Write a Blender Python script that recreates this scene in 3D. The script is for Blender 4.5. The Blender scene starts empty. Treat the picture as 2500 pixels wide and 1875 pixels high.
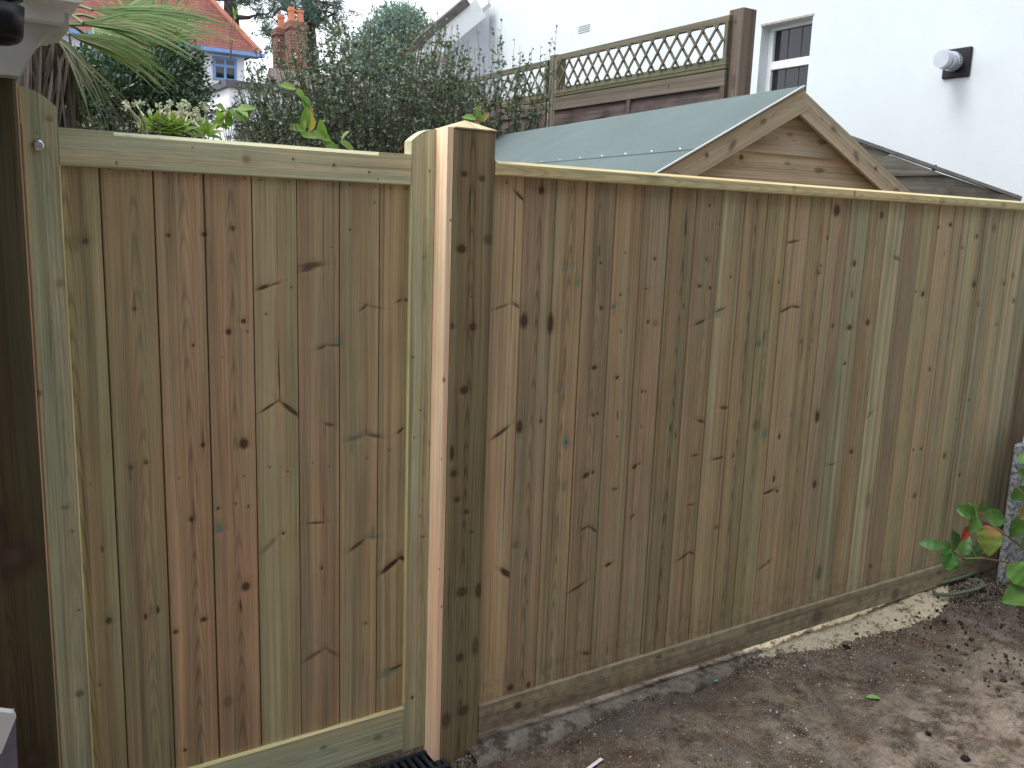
import bpy, bmesh, math, random
import numpy as np
from mathutils import Vector, Matrix
random.seed(7); rng = np.random.default_rng(11)
sc = bpy.context.scene
C = sc.collection
# ------------------------------------------------------------------ camera
CAM = np.array([-1.24366, -2.15740, 1.62624])
YAW, PITCH, ROLL, FPX = 0.5717, 0.1834, 0.0359, 2156.02
_cy, _sy, _cp, _sp = math.cos(YAW), math.sin(YAW), math.cos(PITCH), math.sin(PITCH)
FW = np.array([_sy*_cp, _cy*_cp, -_sp]); RT = np.array([_cy, -_sy, 0.0]); UP = np.cross(RT, FW)
RT, UP = RT*math.cos(ROLL)+UP*math.sin(ROLL), -RT*math.sin(ROLL)+UP*math.cos(ROLL)
cam = bpy.data.objects.new('camera', bpy.data.cameras.new('camera')); C.objects.link(cam)
cam.matrix_world = Matrix(((RT[0], UP[0], -FW[0], CAM[0]), (RT[1], UP[1], -FW[1], CAM[1]), (RT[2], UP[2], -FW[2], CAM[2]), (0, 0, 0, 1)))
cam.data.sensor_width = 36; cam.data.lens = FPX/2500*36; cam.data.clip_start = .02; cam.data.clip_end = 2000
sc.camera = cam
# ------------------------------------------------------------------ sky, sun, exposure
SUN_EL, SUN_AZ = math.radians(58), math.radians(-72)      # overcast light, strongest from behind and left
w = bpy.data.worlds.new("World"); sc.world = w; w.use_nodes = True
nt = w.node_tree; nt.nodes.clear()
out = nt.nodes.new('ShaderNodeOutputWorld'); bg = nt.nodes.new('ShaderNodeBackground')
sky = nt.nodes.new('ShaderNodeTexSky'); sky.sky_type = 'NISHITA'; sky.sun_disc = False
sky.sun_elevation = SUN_EL; sky.sun_rotation = SUN_AZ; sky.dust_density = 3
tcs = nt.nodes.new('ShaderNodeTexCoord'); nz = nt.nodes.new('ShaderNodeTexNoise')
nz.inputs['Scale'].default_value = 1.6; nz.inputs['Detail'].default_value = 4
mixs = nt.nodes.new('ShaderNodeMix'); mixs.data_type = 'RGBA'
rmp = nt.nodes.new('ShaderNodeMapRange'); rmp.inputs[1].default_value = .3; rmp.inputs[2].default_value = .7
rmp.inputs[3].default_value = .86; rmp.inputs[4].default_value = .98
nt.links.new(tcs.outputs['Generated'], nz.inputs['Vector']); nt.links.new(nz.outputs['Fac'], rmp.inputs[0])
nt.links.new(rmp.outputs[0], mixs.inputs[0]); nt.links.new(sky.outputs[0], mixs.inputs[6])
mixs.inputs[7].default_value = (8.6, 9.1, 9.8, 1)           # the cloud layer
nt.links.new(mixs.outputs[2], bg.inputs['Color']); bg.inputs['Strength'].default_value = 0.1
nt.links.new(bg.outputs[0], out.inputs['Surface'])
sun = bpy.data.objects.new('sun', bpy.data.lights.new('sun', 'SUN')); C.objects.link(sun)
sun.data.energy = 1.1; sun.data.angle = math.radians(25); sun.data.color = (1, .97, .92)
_d = Vector((math.sin(SUN_AZ)*math.cos(SUN_EL), math.cos(SUN_AZ)*math.cos(SUN_EL), math.sin(SUN_EL)))
sun.rotation_euler = _d.to_track_quat('Z', 'Y').to_euler(); sun.location = (0, 0, 8)
vs = sc.view_settings; vs.view_transform = 'Standard'; vs.look = 'None'; vs.gamma = 1; vs.use_curve_mapping = False
vs.exposure = 1.12
sc.render.resolution_x = 1024; sc.render.resolution_y = 768
# ------------------------------------------------------------------ measured points: photo pixel -> point on a real plane
def ray(x, y): return FW + RT*(x-1250)/FPX - UP*(y-937.5)/FPX
def PY(x, y, Y): v = ray(x, y); return CAM + v*((Y-CAM[1])/v[1])
def PX(x, y, X): v = ray(x, y); return CAM + v*((X-CAM[0])/v[0])
def PZ(x, y, Z): v = ray(x, y); return CAM + v*((Z-CAM[2])/v[2])
def PD(x, y, t): return CAM + ray(x, y)*t
K = 2500/2212.0
# ------------------------------------------------------------------ object helpers
def tag(o, label=None, cat=None, group=None, kind=None):
    if label: o['label'] = label
    if cat: o['category'] = cat
    if group: o['group'] = group
    if kind: o['kind'] = kind
    return o
def empty(name, loc, label, cat, group=None):
    o = bpy.data.objects.new(name, None); C.objects.link(o); o.location = loc; o.empty_display_size = .1
    return tag(o, label, cat, group)
def link(name, me, mats, parent=None):
    o = bpy.data.objects.new(name, me); C.objects.link(o)
    for m in (mats if isinstance(mats, (list, tuple)) else [mats]): me.materials.append(m)
    if parent is not None:
        o.parent = parent
        L = Vector((0, 0, 0)); q = parent
        while q is not None: L += q.location; q = q.parent
        o.location = -L          # geometry is written in world metres
        # keep nested offsets right
    return o
def mesh_np(name, V, Fs, smooth=False):
    me = bpy.data.meshes.new(name)
    V = np.asarray(V, np.float32); Fs = np.asarray(Fs, np.int32); n = Fs.shape[1]
    me.vertices.add(len(V)); me.vertices.foreach_set('co', V.ravel())
    me.loops.add(Fs.size); me.loops.foreach_set('vertex_index', Fs.ravel())
    me.polygons.add(len(Fs)); me.polygons.foreach_set('loop_start', np.arange(0, Fs.size, n, dtype=np.int32))
    me.polygons.foreach_set('loop_total', np.full(len(Fs), n, np.int32))
    me.update(calc_edges=True)
    if smooth: me.polygons.foreach_set('use_smooth', np.ones(len(Fs), bool))
    me.validate(); return me
class MB:                                                    # generic mesh collector
    def __init__(s): s.v = []; s.f = []; s.m = []
    def add(s, vs, fs, mi=0):
        b = len(s.v); s.v += [tuple(map(float, p)) for p in vs]; s.f += [tuple(b+i for i in f) for f in fs]; s.m += [mi]*len(fs)
    def box(s, a, b, mi=0, T=None):
        x0, y0, z0 = a; x1, y1, z1 = b
        vs = [(x0,y0,z0),(x1,y0,z0),(x1,y1,z0),(x0,y1,z0),(x0,y0,z1),(x1,y0,z1),(x1,y1,z1),(x0,y1,z1)]
        if T: vs = [T(p) for p in vs]
        s.add(vs, [(0,3,2,1),(4,5,6,7),(0,1,5,4),(1,2,6,5),(2,3,7,6),(3,0,4,7)], mi)
    def hexa(s, vs, mi=0):
        s.add(vs, [(0,3,2,1),(4,5,6,7),(0,1,5,4),(1,2,6,5),(2,3,7,6),(3,0,4,7)], mi)
    def bar(s, a, b, wdt, hgt, up=(0,0,1), mi=0):
        a = np.array(a, float); b = np.array(b, float); d = (b-a)/np.linalg.norm(b-a)
        r = np.cross(d, up); r /= np.linalg.norm(r); u = np.cross(r, d)
        o = [-r*wdt/2-u*hgt/2, r*wdt/2-u*hgt/2, r*wdt/2+u*hgt/2, -r*wdt/2+u*hgt/2]
        s.add([a+k for k in o]+[b+k for k in o], [(0,1,2,3),(7,6,5,4),(0,4,5,1),(1,5,6,2),(2,6,7,3),(3,7,4,0)], mi)
    def prism(s, poly, ax, a, b, mi=0):                      # poly of 2D points extruded along axis ax
        def p3(q, t): return {'x': (t, q[0], q[1]), 'y': (q[0], t, q[1]), 'z': (q[0], q[1], t)}[ax]
        n = len(poly)
        s.add([p3(q, a) for q in poly]+[p3(q, b) for q in poly], [tuple(range(n))[::-1], tuple(range(n, 2*n))]+[(i, (i+1)%n, n+(i+1)%n, n+i) for i in range(n)], mi)
    def cyl(s, a, b, r0, r1=None, n=16, mi=0, caps=True):
        r1 = r0 if r1 is None else r1
        a = np.array(a, float); b = np.array(b, float); d = (b-a)/np.linalg.norm(b-a)
        t = np.array([0,0,1.]) if abs(d[2]) < .9 else np.array([1.,0,0]); r = np.cross(d, t); r /= np.linalg.norm(r); u = np.cross(d, r)
        an = [2*math.pi*i/n for i in range(n)]
        vs = [a+(r*math.cos(t)+u*math.sin(t))*r0 for t in an]+[b+(r*math.cos(t)+u*math.sin(t))*r1 for t in an]
        fs = [(i, (i+1)%n, n+(i+1)%n, n+i) for i in range(n)]
        if caps: fs += [tuple(range(n))[::-1], tuple(range(n, 2*n))]
        s.add(vs, fs, mi)
    def tube(s, pts, rad, n=8, mi=0):
        for i in range(len(pts)-1):
            ra = rad[i] if hasattr(rad, '__len__') else rad; rb = rad[i+1] if hasattr(rad, '__len__') else rad
            s.cyl(pts[i], pts[i+1], ra, rb, n, mi, caps=True)
    def build(s, name, mats, parent=None, smooth=False, bevel=0):
        me = bpy.data.meshes.new(name); me.from_pydata(s.v, [], s.f); me.polygons.foreach_set('material_index', s.m)
        bm = bmesh.new(); bm.from_mesh(me); bmesh.ops.recalc_face_normals(bm, faces=bm.faces)
        if bevel: bmesh.ops.bevel(bm, geom=[e for e in bm.edges], offset=bevel, segments=1, affect='EDGES', clamp_overlap=True)
        bm.to_mesh(me); bm.free()
        if smooth: me.polygons.foreach_set('use_smooth', [True]*len(me.polygons))
        return link(name, me, mats, parent)
# ------------------------------------------------------------------ material helpers
def srgb(r, g, b, k=1.0):
    f = lambda c: ((c/255+.055)/1.055)**2.4 if c > 10.3 else c/255/12.92
    return (f(r)*k, f(g)*k, f(b)*k)
class NT:
    def __init__(s, name):
        s.mat = bpy.data.materials.new(name); s.mat.use_nodes = True; s.t = s.mat.node_tree; s.t.nodes.clear()
        s.out = s.t.nodes.new('ShaderNodeOutputMaterial'); s.b = s.t.nodes.new('ShaderNodeBsdfPrincipled')
        s.t.links.new(s.b.outputs[0], s.out.inputs[0])
    def n(s, typ, **kw):
        x = s.t.nodes.new('ShaderNode'+typ)
        for k, v in kw.items(): setattr(x, k, v)
        return x
    def l(s, a, b): s.t.links.new(a, b)
    def put(s, v, sock):
        if hasattr(v, 'links'): s.l(v, sock)
        else: sock.default_value = v
    def m(s, op, a, b=0.0, c=0.0, clamp=False):
        x = s.n('Math', operation=op, use_clamp=clamp)
        for i, v in enumerate((a, b, c)): s.put(v, x.inputs[i])
        return x.outputs[0]
    def mix(s, f, a, b, mode='MIX'):
        x = s.n('Mix', data_type='RGBA', blend_type=mode)
        s.put(f, x.inputs[0])
        for v, i in ((a, 6), (b, 7)):
            if not hasattr(v, 'links'): v = tuple(v)+((1,) if len(v) == 3 else ())
            s.put(v, x.inputs[i])
        return x.outputs[2]
    def sep(s, v): x = s.n('SeparateXYZ'); s.l(v, x.inputs[0]); return x.outputs
    def comb(s, a, b, c):
        x = s.n('CombineXYZ')
        for i, v in enumerate((a, b, c)): s.put(v, x.inputs[i])
        return x.outputs[0]
    def noise(s, vec, scale=1.0, detail=2.0, rough=.5):
        x = s.n('TexNoise'); s.put(vec, x.inputs['Vector']); x.inputs['Scale'].default_value = scale
        x.inputs['Detail'].default_value = detail; x.inputs['Roughness'].default_value = rough; return x.outputs['Fac']
    def vor(s, vec, scale, feat='F1'):
        x = s.n('TexVoronoi', feature=feat); s.put(vec, x.inputs['Vector']); x.inputs['Scale'].default_value = scale; return x.outputs
    def rng(s, v, a, b, c=0.0, d=1.0):
        x = s.n('MapRange'); s.put(v, x.inputs[0])
        for i, k in enumerate((a, b, c, d)): x.inputs[i+1].default_value = k
        return x.outputs[0]
    def attr(s, name): x = s.n('Attribute'); x.attribute_name = name; return x
    def obj(s): return s.n('TexCoord').outputs['Object']
    def geo(s): return s.n('NewGeometry')
    def bump(s, h, strength=.3, dist=.01):
        x = s.n('Bump'); x.inputs['Strength'].default_value = strength; x.inputs['Distance'].default_value = dist
        s.l(h, x.inputs['Height']); s.l(x.outputs[0], s.b.inputs['Normal'])
    def fin(s, col, rough=.8, spec=.3, metal=0.0):
        if not hasattr(col, 'links'): col = tuple(col)+((1,) if len(col) == 3 else ())
        s.put(col, s.b.inputs['Base Color']); s.put(rough, s.b.inputs['Roughness'])
        s.b.inputs['Specular IOR Level'].default_value = spec; s.b.inputs['Metallic'].default_value = metal
        return s.mat
def simple(name, col, rough=.6, var=.15, scale=20, spec=.3, metal=0.0, bump=0.0):
    t = NT(name); o = t.obj(); n = t.noise(o, scale, 4, .6)
    c = t.mix(t.rng(n, .3, .7), tuple(x*(1-var) for x in col), tuple(min(1, x*(1+var)) for x in col))
    if bump: t.bump(t.noise(o, scale*4, 3), bump, .005)
    return t.fin(c, rough, spec, metal)
# ------------------------------------------------------------------ wood
def wood_material(name, cathK=1.0, bandK=1.0, rough=.72, dark=(.060, .036, .024), mud=0.0, bumpK=.25):
    t = NT(name); a = t.attr('wc'); u, v, seed = t.sep(a.outputs['Vector'])
    tone = t.attr('tone'); hw = t.attr('hw'); hx, hy, hz = t.sep(hw.outputs['Vector'])
    uw = t.m('ADD', u, t.m('MULTIPLY', t.m('SUBTRACT', t.noise(t.comb(t.m('MULTIPLY', u, 9.0), t.m('MULTIPLY', v, 1.3), seed), 1, 1), .5), .016))
    masks = []
    for k in 'abcd':
        at = t.attr('k'+k); x, y, teal = t.sep(at.outputs['Vector']); st = at.outputs['Alpha']
        r2 = t.m('ADD', t.m('MULTIPLY', x, x), t.m('MULTIPLY', y, y))
        far = t.m('ADD', t.m('MULTIPLY', x, x), t.m('MULTIPLY', t.m('MULTIPLY', y, y), .25))
        e = t.m('POWER', 2.718, t.m('MULTIPLY', far, -.28))
        uw = t.m('SUBTRACT', uw, t.m('MULTIPLY', t.m('MULTIPLY', t.m('MULTIPLY', x, e), st), .0032))
        masks.append((t.m('SQRT', r2), teal, st, y))
    vv = t.comb(t.m('MULTIPLY', uw, 170.0), t.m('MULTIPLY', v, 1.6), seed)
    fine = t.noise(vv, 1, 5, .68)
    fib = t.noise(t.comb(t.m('MULTIPLY', uw, 900.0), t.m('MULTIPLY', v, 14.0), seed), 1, 2)
    band = t.noise(t.comb(t.m('MULTIPLY', uw, 34.0), t.m('MULTIPLY', v, .35), t.m('ADD', seed, 7.3)), 1, 2)
    band2 = t.noise(t.comb(t.m('MULTIPLY', uw, 22.0), t.m('MULTIPLY', v, .9), t.m('ADD', seed, 31.7)), 1, 2)
    blot = t.noise(t.comb(t.m('MULTIPLY', u, 14.0), t.m('MULTIPLY', v, 5.0), t.m('ADD', seed, 3.1)), 1, 3)
    du = t.m('SUBTRACT', uw, hx)
    ph = t.m('ADD', t.m('MULTIPLY', t.m('MULTIPLY', du, du), 30000.0), t.m('MULTIPLY', v, 62.0))
    ph = t.m('ADD', ph, t.m('MULTIPLY', t.noise(t.comb(t.m('MULTIPLY', u, 7.0), t.m('MULTIPLY', v, 2.2), seed), 1, 3), 26.0))
    ring = t.m('POWER', t.m('MULTIPLY', t.m('ADD', t.m('SINE', ph), 1.0), .5), 3.0)
    near = t.m('POWER', 2.718, t.m('MULTIPLY', t.m('MULTIPLY', du, du), -1900.0))
    cath = t.m('MULTIPLY', t.m('MULTIPLY', ring, hy), t.m('ADD', t.m('MULTIPLY', near, .8), .12))
    base = tone.outputs['Color']
    red = t.mix(1.0, base, (1.08, .955, .88), 'MULTIPLY'); grn = t.mix(1.0, base, (.98, 1.0, .95), 'MULTIPLY')
    c = t.mix(t.rng(band2, .40, .62), grn, red)
    val = t.m('ADD', 1.0, t.m('MULTIPLY', t.m('SUBTRACT', band, .5), .95*bandK))
    b3 = t.noise(t.comb(t.m('MULTIPLY', uw, 48.0), t.m('MULTIPLY', v, .22), t.m('ADD', seed, 71.0)), 1, 1); val = t.m('ADD', val, t.m('MULTIPLY', t.m('SUBTRACT', t.rng(b3, .47, .52), .5), .13*bandK))
    val = t.m('ADD', val, t.m('MULTIPLY', t.m('SUBTRACT', fine, .5), 1.35))
    val = t.m('ADD', val, t.m('MULTIPLY', t.m('SUBTRACT', fib, .5), .30))
    val = t.m('ADD', val, t.m('MULTIPLY', t.m('SUBTRACT', blot, .5), .34))
    val = t.m('SUBTRACT', val, t.m('MULTIPLY', cath, .34*cathK))
    # thin dark growth lines
    ln = t.rng(t.noise(t.comb(t.m('MULTIPLY', uw, 260.0), t.m('MULTIPLY', v, 2.6), t.m('ADD', seed, 55.0)), 1, 2), .62, .72); val = t.m('SUBTRACT', val, t.m('MULTIPLY', t.m('MULTIPLY', ln, t.m('ADD', hz, .15)), .42))
    vx = t.comb(val, val, val)
    c = t.mix(1.0, c, vx, 'MULTIPLY')
    edge = t.noise(t.comb(t.m('MULTIPLY', u, 500.0), t.m('MULTIPLY', v, 300.0), seed), 1, 2)
    tot = None
    for r, teal, st, yy in masks:
        rr = t.m('ADD', r, t.m('MULTIPLY', t.m('SUBTRACT', edge, .5), .9))
        mk = t.m('MULTIPLY', t.rng(rr, 1.25, .55), st, clamp=True)
        core = t.rng(rr, .55, .15); core = t.m('MULTIPLY', core, .28)
        kc = t.mix(core, dark, tuple(min(1, d*3.2) for d in dark))
        kc = t.mix(t.m('MAXIMUM', teal, 0.0, clamp=True), kc, (.17, .30, .25))
        kc = t.mix(t.m('MULTIPLY', teal, -1.0, clamp=True), kc, (.42, .22, .12))
        halo = t.m('MULTIPLY', t.m('MULTIPLY', t.rng(r, 3.2, .8), st), .32, clamp=True)
        c = t.mix(halo, c, t.mix(1.0, c, (.62, .56, .50), 'MULTIPLY'))
        lo = t.m('MULTIPLY', t.m('MULTIPLY', t.m('MULTIPLY', t.rng(r, 3.4, 1.3), t.rng(yy, -.4, -1.2)), st), .22, clamp=True); c = t.mix(lo, c, t.mix(1.0, c, (1.7, 1.65, 1.6), 'MULTIPLY'))
        c = t.mix(t.m('MULTIPLY', mk, .92), c, kc)
        tot = mk if tot is None else t.m('MAXIMUM', tot, mk)
    if mud:
        pos = t.geo().outputs['Position']; px, py, pz = t.sep(pos)
        nn = t.noise(pos, 26, 5, .7); f = t.m('MULTIPLY', t.rng(nn, .45, .62), t.rng(pz, .30, .02), clamp=True)
        c = t.mix(t.m('MULTIPLY', f, mud), c, (.17, .145, .12))
        sp = t.vor(pos, 95)[0]; c = t.mix(t.m('MULTIPLY', t.rng(sp, .16, .10), t.rng(pz, .2, .0), clamp=True), c, (.42, .38, .33))
    h = t.m('SUBTRACT', t.m('ADD', fine, t.m('MULTIPLY', fib, .3)), t.m('MULTIPLY', tot, .8))
    t.bump(h, bumpK, .0018)
    return t.fin(c, rough, .25)
class Wood:
    def __init__(s): s.v = []; s.f = []; s.wc = []; s.k = ([], [], [], []); s.tone = []; s.hw = []
    def prism(s, fr, prof, v0, v1, tone, knots=(), seed=None, hc=None, cath=None, fine=.5, cut=None):
        """fr=(O,U,V,N); prof = closed list of (u,n); grain along V. knots: (u,v,ru,rv,ang,teal,str)"""
        O, U, V, N = [np.array(q, float) for q in fr]
        seed = random.uniform(0, 90) if seed is None else seed
        hc = random.uniform(-.02, .02) if hc is None else hc; cath = random.choice([.2, .5, .8, 1.]) if cath is None else cath
        slots = [[], [], [], []]
        for kn in sorted(knots, key=lambda q: -max(abs(q[2]*math.sin(q[4])), q[3])):
            ext = math.hypot(kn[2]*math.sin(kn[4]), kn[3]*math.cos(kn[4]))*1.3+.004
            for S in slots:
                if all(abs(kn[1]-q[1]) > ext+q[7] for q in S): S.append(tuple(kn)+(ext,)); break
        cuts = {v0, v1}
        for S in slots:
            S.sort(key=lambda q: q[1])
            for a, b in zip(S, S[1:]):
                lo = a[1]+a[7]; hi = b[1]-b[7]; cuts.add(min(max((lo+hi)/2, v0), v1))
        cuts = sorted(cuts); n = len(prof)
        def kc(S, u, v, vm):
            if not S: return (50., 50., 0., 0.)
            best = None
            for i, q in enumerate(S):
                lo = -1e9 if i == 0 else (S[i-1][1]+S[i-1][7]+q[1]-q[7])/2
                hi = 1e9 if i == len(S)-1 else (q[1]+q[7]+S[i+1][1]-S[i+1][7])/2
                if lo <= vm <= hi: best = q; break
            q = best or S[0]; x = u-q[0]; y = v-q[1]; ca, sa = math.cos(q[4]), math.sin(q[4])
            return ((x*ca+y*sa)/q[2], (-x*sa+y*ca)/q[3], q[5], q[6])
        sd = seed
        def emit(ps, uvs, vm):
            b = len(s.v); s.v += [tuple(p) for p in ps]; s.f.append(tuple(range(b, b+len(ps))))
            for (u, v) in uvs:
                s.wc.append((u, v, sd)); s.tone.append(tuple(tone)+(1.,)); s.hw.append((hc, cath, fine))
                for i in range(4): s.k[i].append(kc(slots[i], u, v, vm))
        P = lambda u, nn, v: O+U*u+N*nn+V*(v if cut is None else v)
        for a, b in zip(cuts, cuts[1:]):
            if b-a < 1e-6: continue
            for i in range(n):
                (u0, n0), (u1, n1) = prof[i], prof[(i+1)%n]
                m = lambda u, nn: u-nn*(1 if u > 0 else -1)
                emit([P(u0,n0,a), P(u1,n1,a), P(u1,n1,b), P(u0,n0,b)], [(m(u0,n0),a), (m(u1,n1),a), (m(u1,n1),b), (m(u0,n0),b)], (a+b)/2)
        for v in (v0, v1):
            ps = [P(u, nn, v) for u, nn in prof]; uvs = [(u, v+nn) for u, nn in prof]
            if v == v0: ps = ps[::-1]; uvs = uvs[::-1]
            emit(ps, uvs, v)
    def poly(s, fr, outline, n0, n1, tone, seed, hc, cath=.3, fine=.5, knots=()):
        """outline in (u,v), extruded from depth n0 (front) to n1 (back)"""
        O, U, V, N = [np.array(q, float) for q in fr]; P = lambda u, v, nn: O+U*u+V*v+N*nn; n = len(outline)
        kk = knots[0] if knots else None
        def emit(ps, uvs):
            b = len(s.v); s.v += [tuple(p) for p in ps]; s.f.append(tuple(range(b, b+len(ps))))
            for (u, v) in uvs:
                s.wc.append((u, v, seed)); s.tone.append(tuple(tone)+(1.,)); s.hw.append((hc, cath, fine))
                for i in range(4): s.k[i].append(((u-kk[0])/kk[2], (v-kk[1])/kk[3], kk[5], kk[6]) if (kk and i == 0) else (50., 50., 0., 0.))
        emit([P(u, v, n0) for u, v in outline], outline); emit([P(u, v, n1) for u, v in outline][::-1], outline[::-1])
        for i in range(n):
            (a, b), (c, d) = outline[i], outline[(i+1)%n]
            emit([P(a,b,n0), P(a,b,n1), P(c,d,n1), P(c,d,n0)], [(a,b), (a+.02,b), (c+.02,d), (c,d)])
    def build(s, name, mat, parent=None):
        me = bpy.data.meshes.new(name); me.from_pydata(s.v, [], s.f)
        for nm, typ, dat in (('wc', 'FLOAT_VECTOR', s.wc), ('hw', 'FLOAT_VECTOR', s.hw), ('tone', 'FLOAT_COLOR', s.tone), ('ka', 'FLOAT_COLOR', s.k[0]), ('kb', 'FLOAT_COLOR', s.k[1]), ('kc', 'FLOAT_COLOR', s.k[2]), ('kd', 'FLOAT_COLOR', s.k[3])):
            at = me.attributes.new(nm, typ, 'CORNER')
            at.data.foreach_set('vector' if typ == 'FLOAT_VECTOR' else 'color', np.array(dat, np.float32).ravel())
        # make all faces point outwards without merging
        me.update(); return link(name, me, mat, parent)
def rect(w, d, ch=.002, off=0.0, tilt=0.0):                   # board section, front at n=0
    h = w/2
    return [(-h, -d+off), (h, -d+off), (h, -ch+off+tilt), (h-ch, off+tilt), (-h+ch, off-tilt), (-h, -ch+off-tilt)]
XZ = lambda x, y: ((x, y, 0), (1, 0, 0), (0, 0, 1), (0, -1, 0))       # upright board facing the camera side
def XR(z, y): return ((0, y, z), (0, 0, -1), (1, 0, 0), (0, -1, 0))   # rail running along x ; u = down, v = x
def rk(L, z):                                                   # world (x,z) knots -> rail coordinates
    return [(z-k[1], k[0], k[2], k[3], -k[4], k[5], k[6]) if k[4] else (z-k[1], k[0], k[3], k[2], 0, k[5], k[6]) for k in L]
def bk(L, xc, hw, z0=-9, z1=9): return [(k[0]-xc,)+tuple(k[1:]) for k in L if abs(k[0]-xc) <= hw and z0 <= k[1] <= z1]
WALB = 1.70
def tb(r, g, b): return tn(r*.66+146*.34, g*.66+129*.34+2, b*.66+98*.34-2)
def tn(r, g, b, k=1.0):
    m = (r+g+b)/3*.25; return srgb(r*.75+m, g*.75+m+1, b*.75+m, WALB*k)
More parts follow.
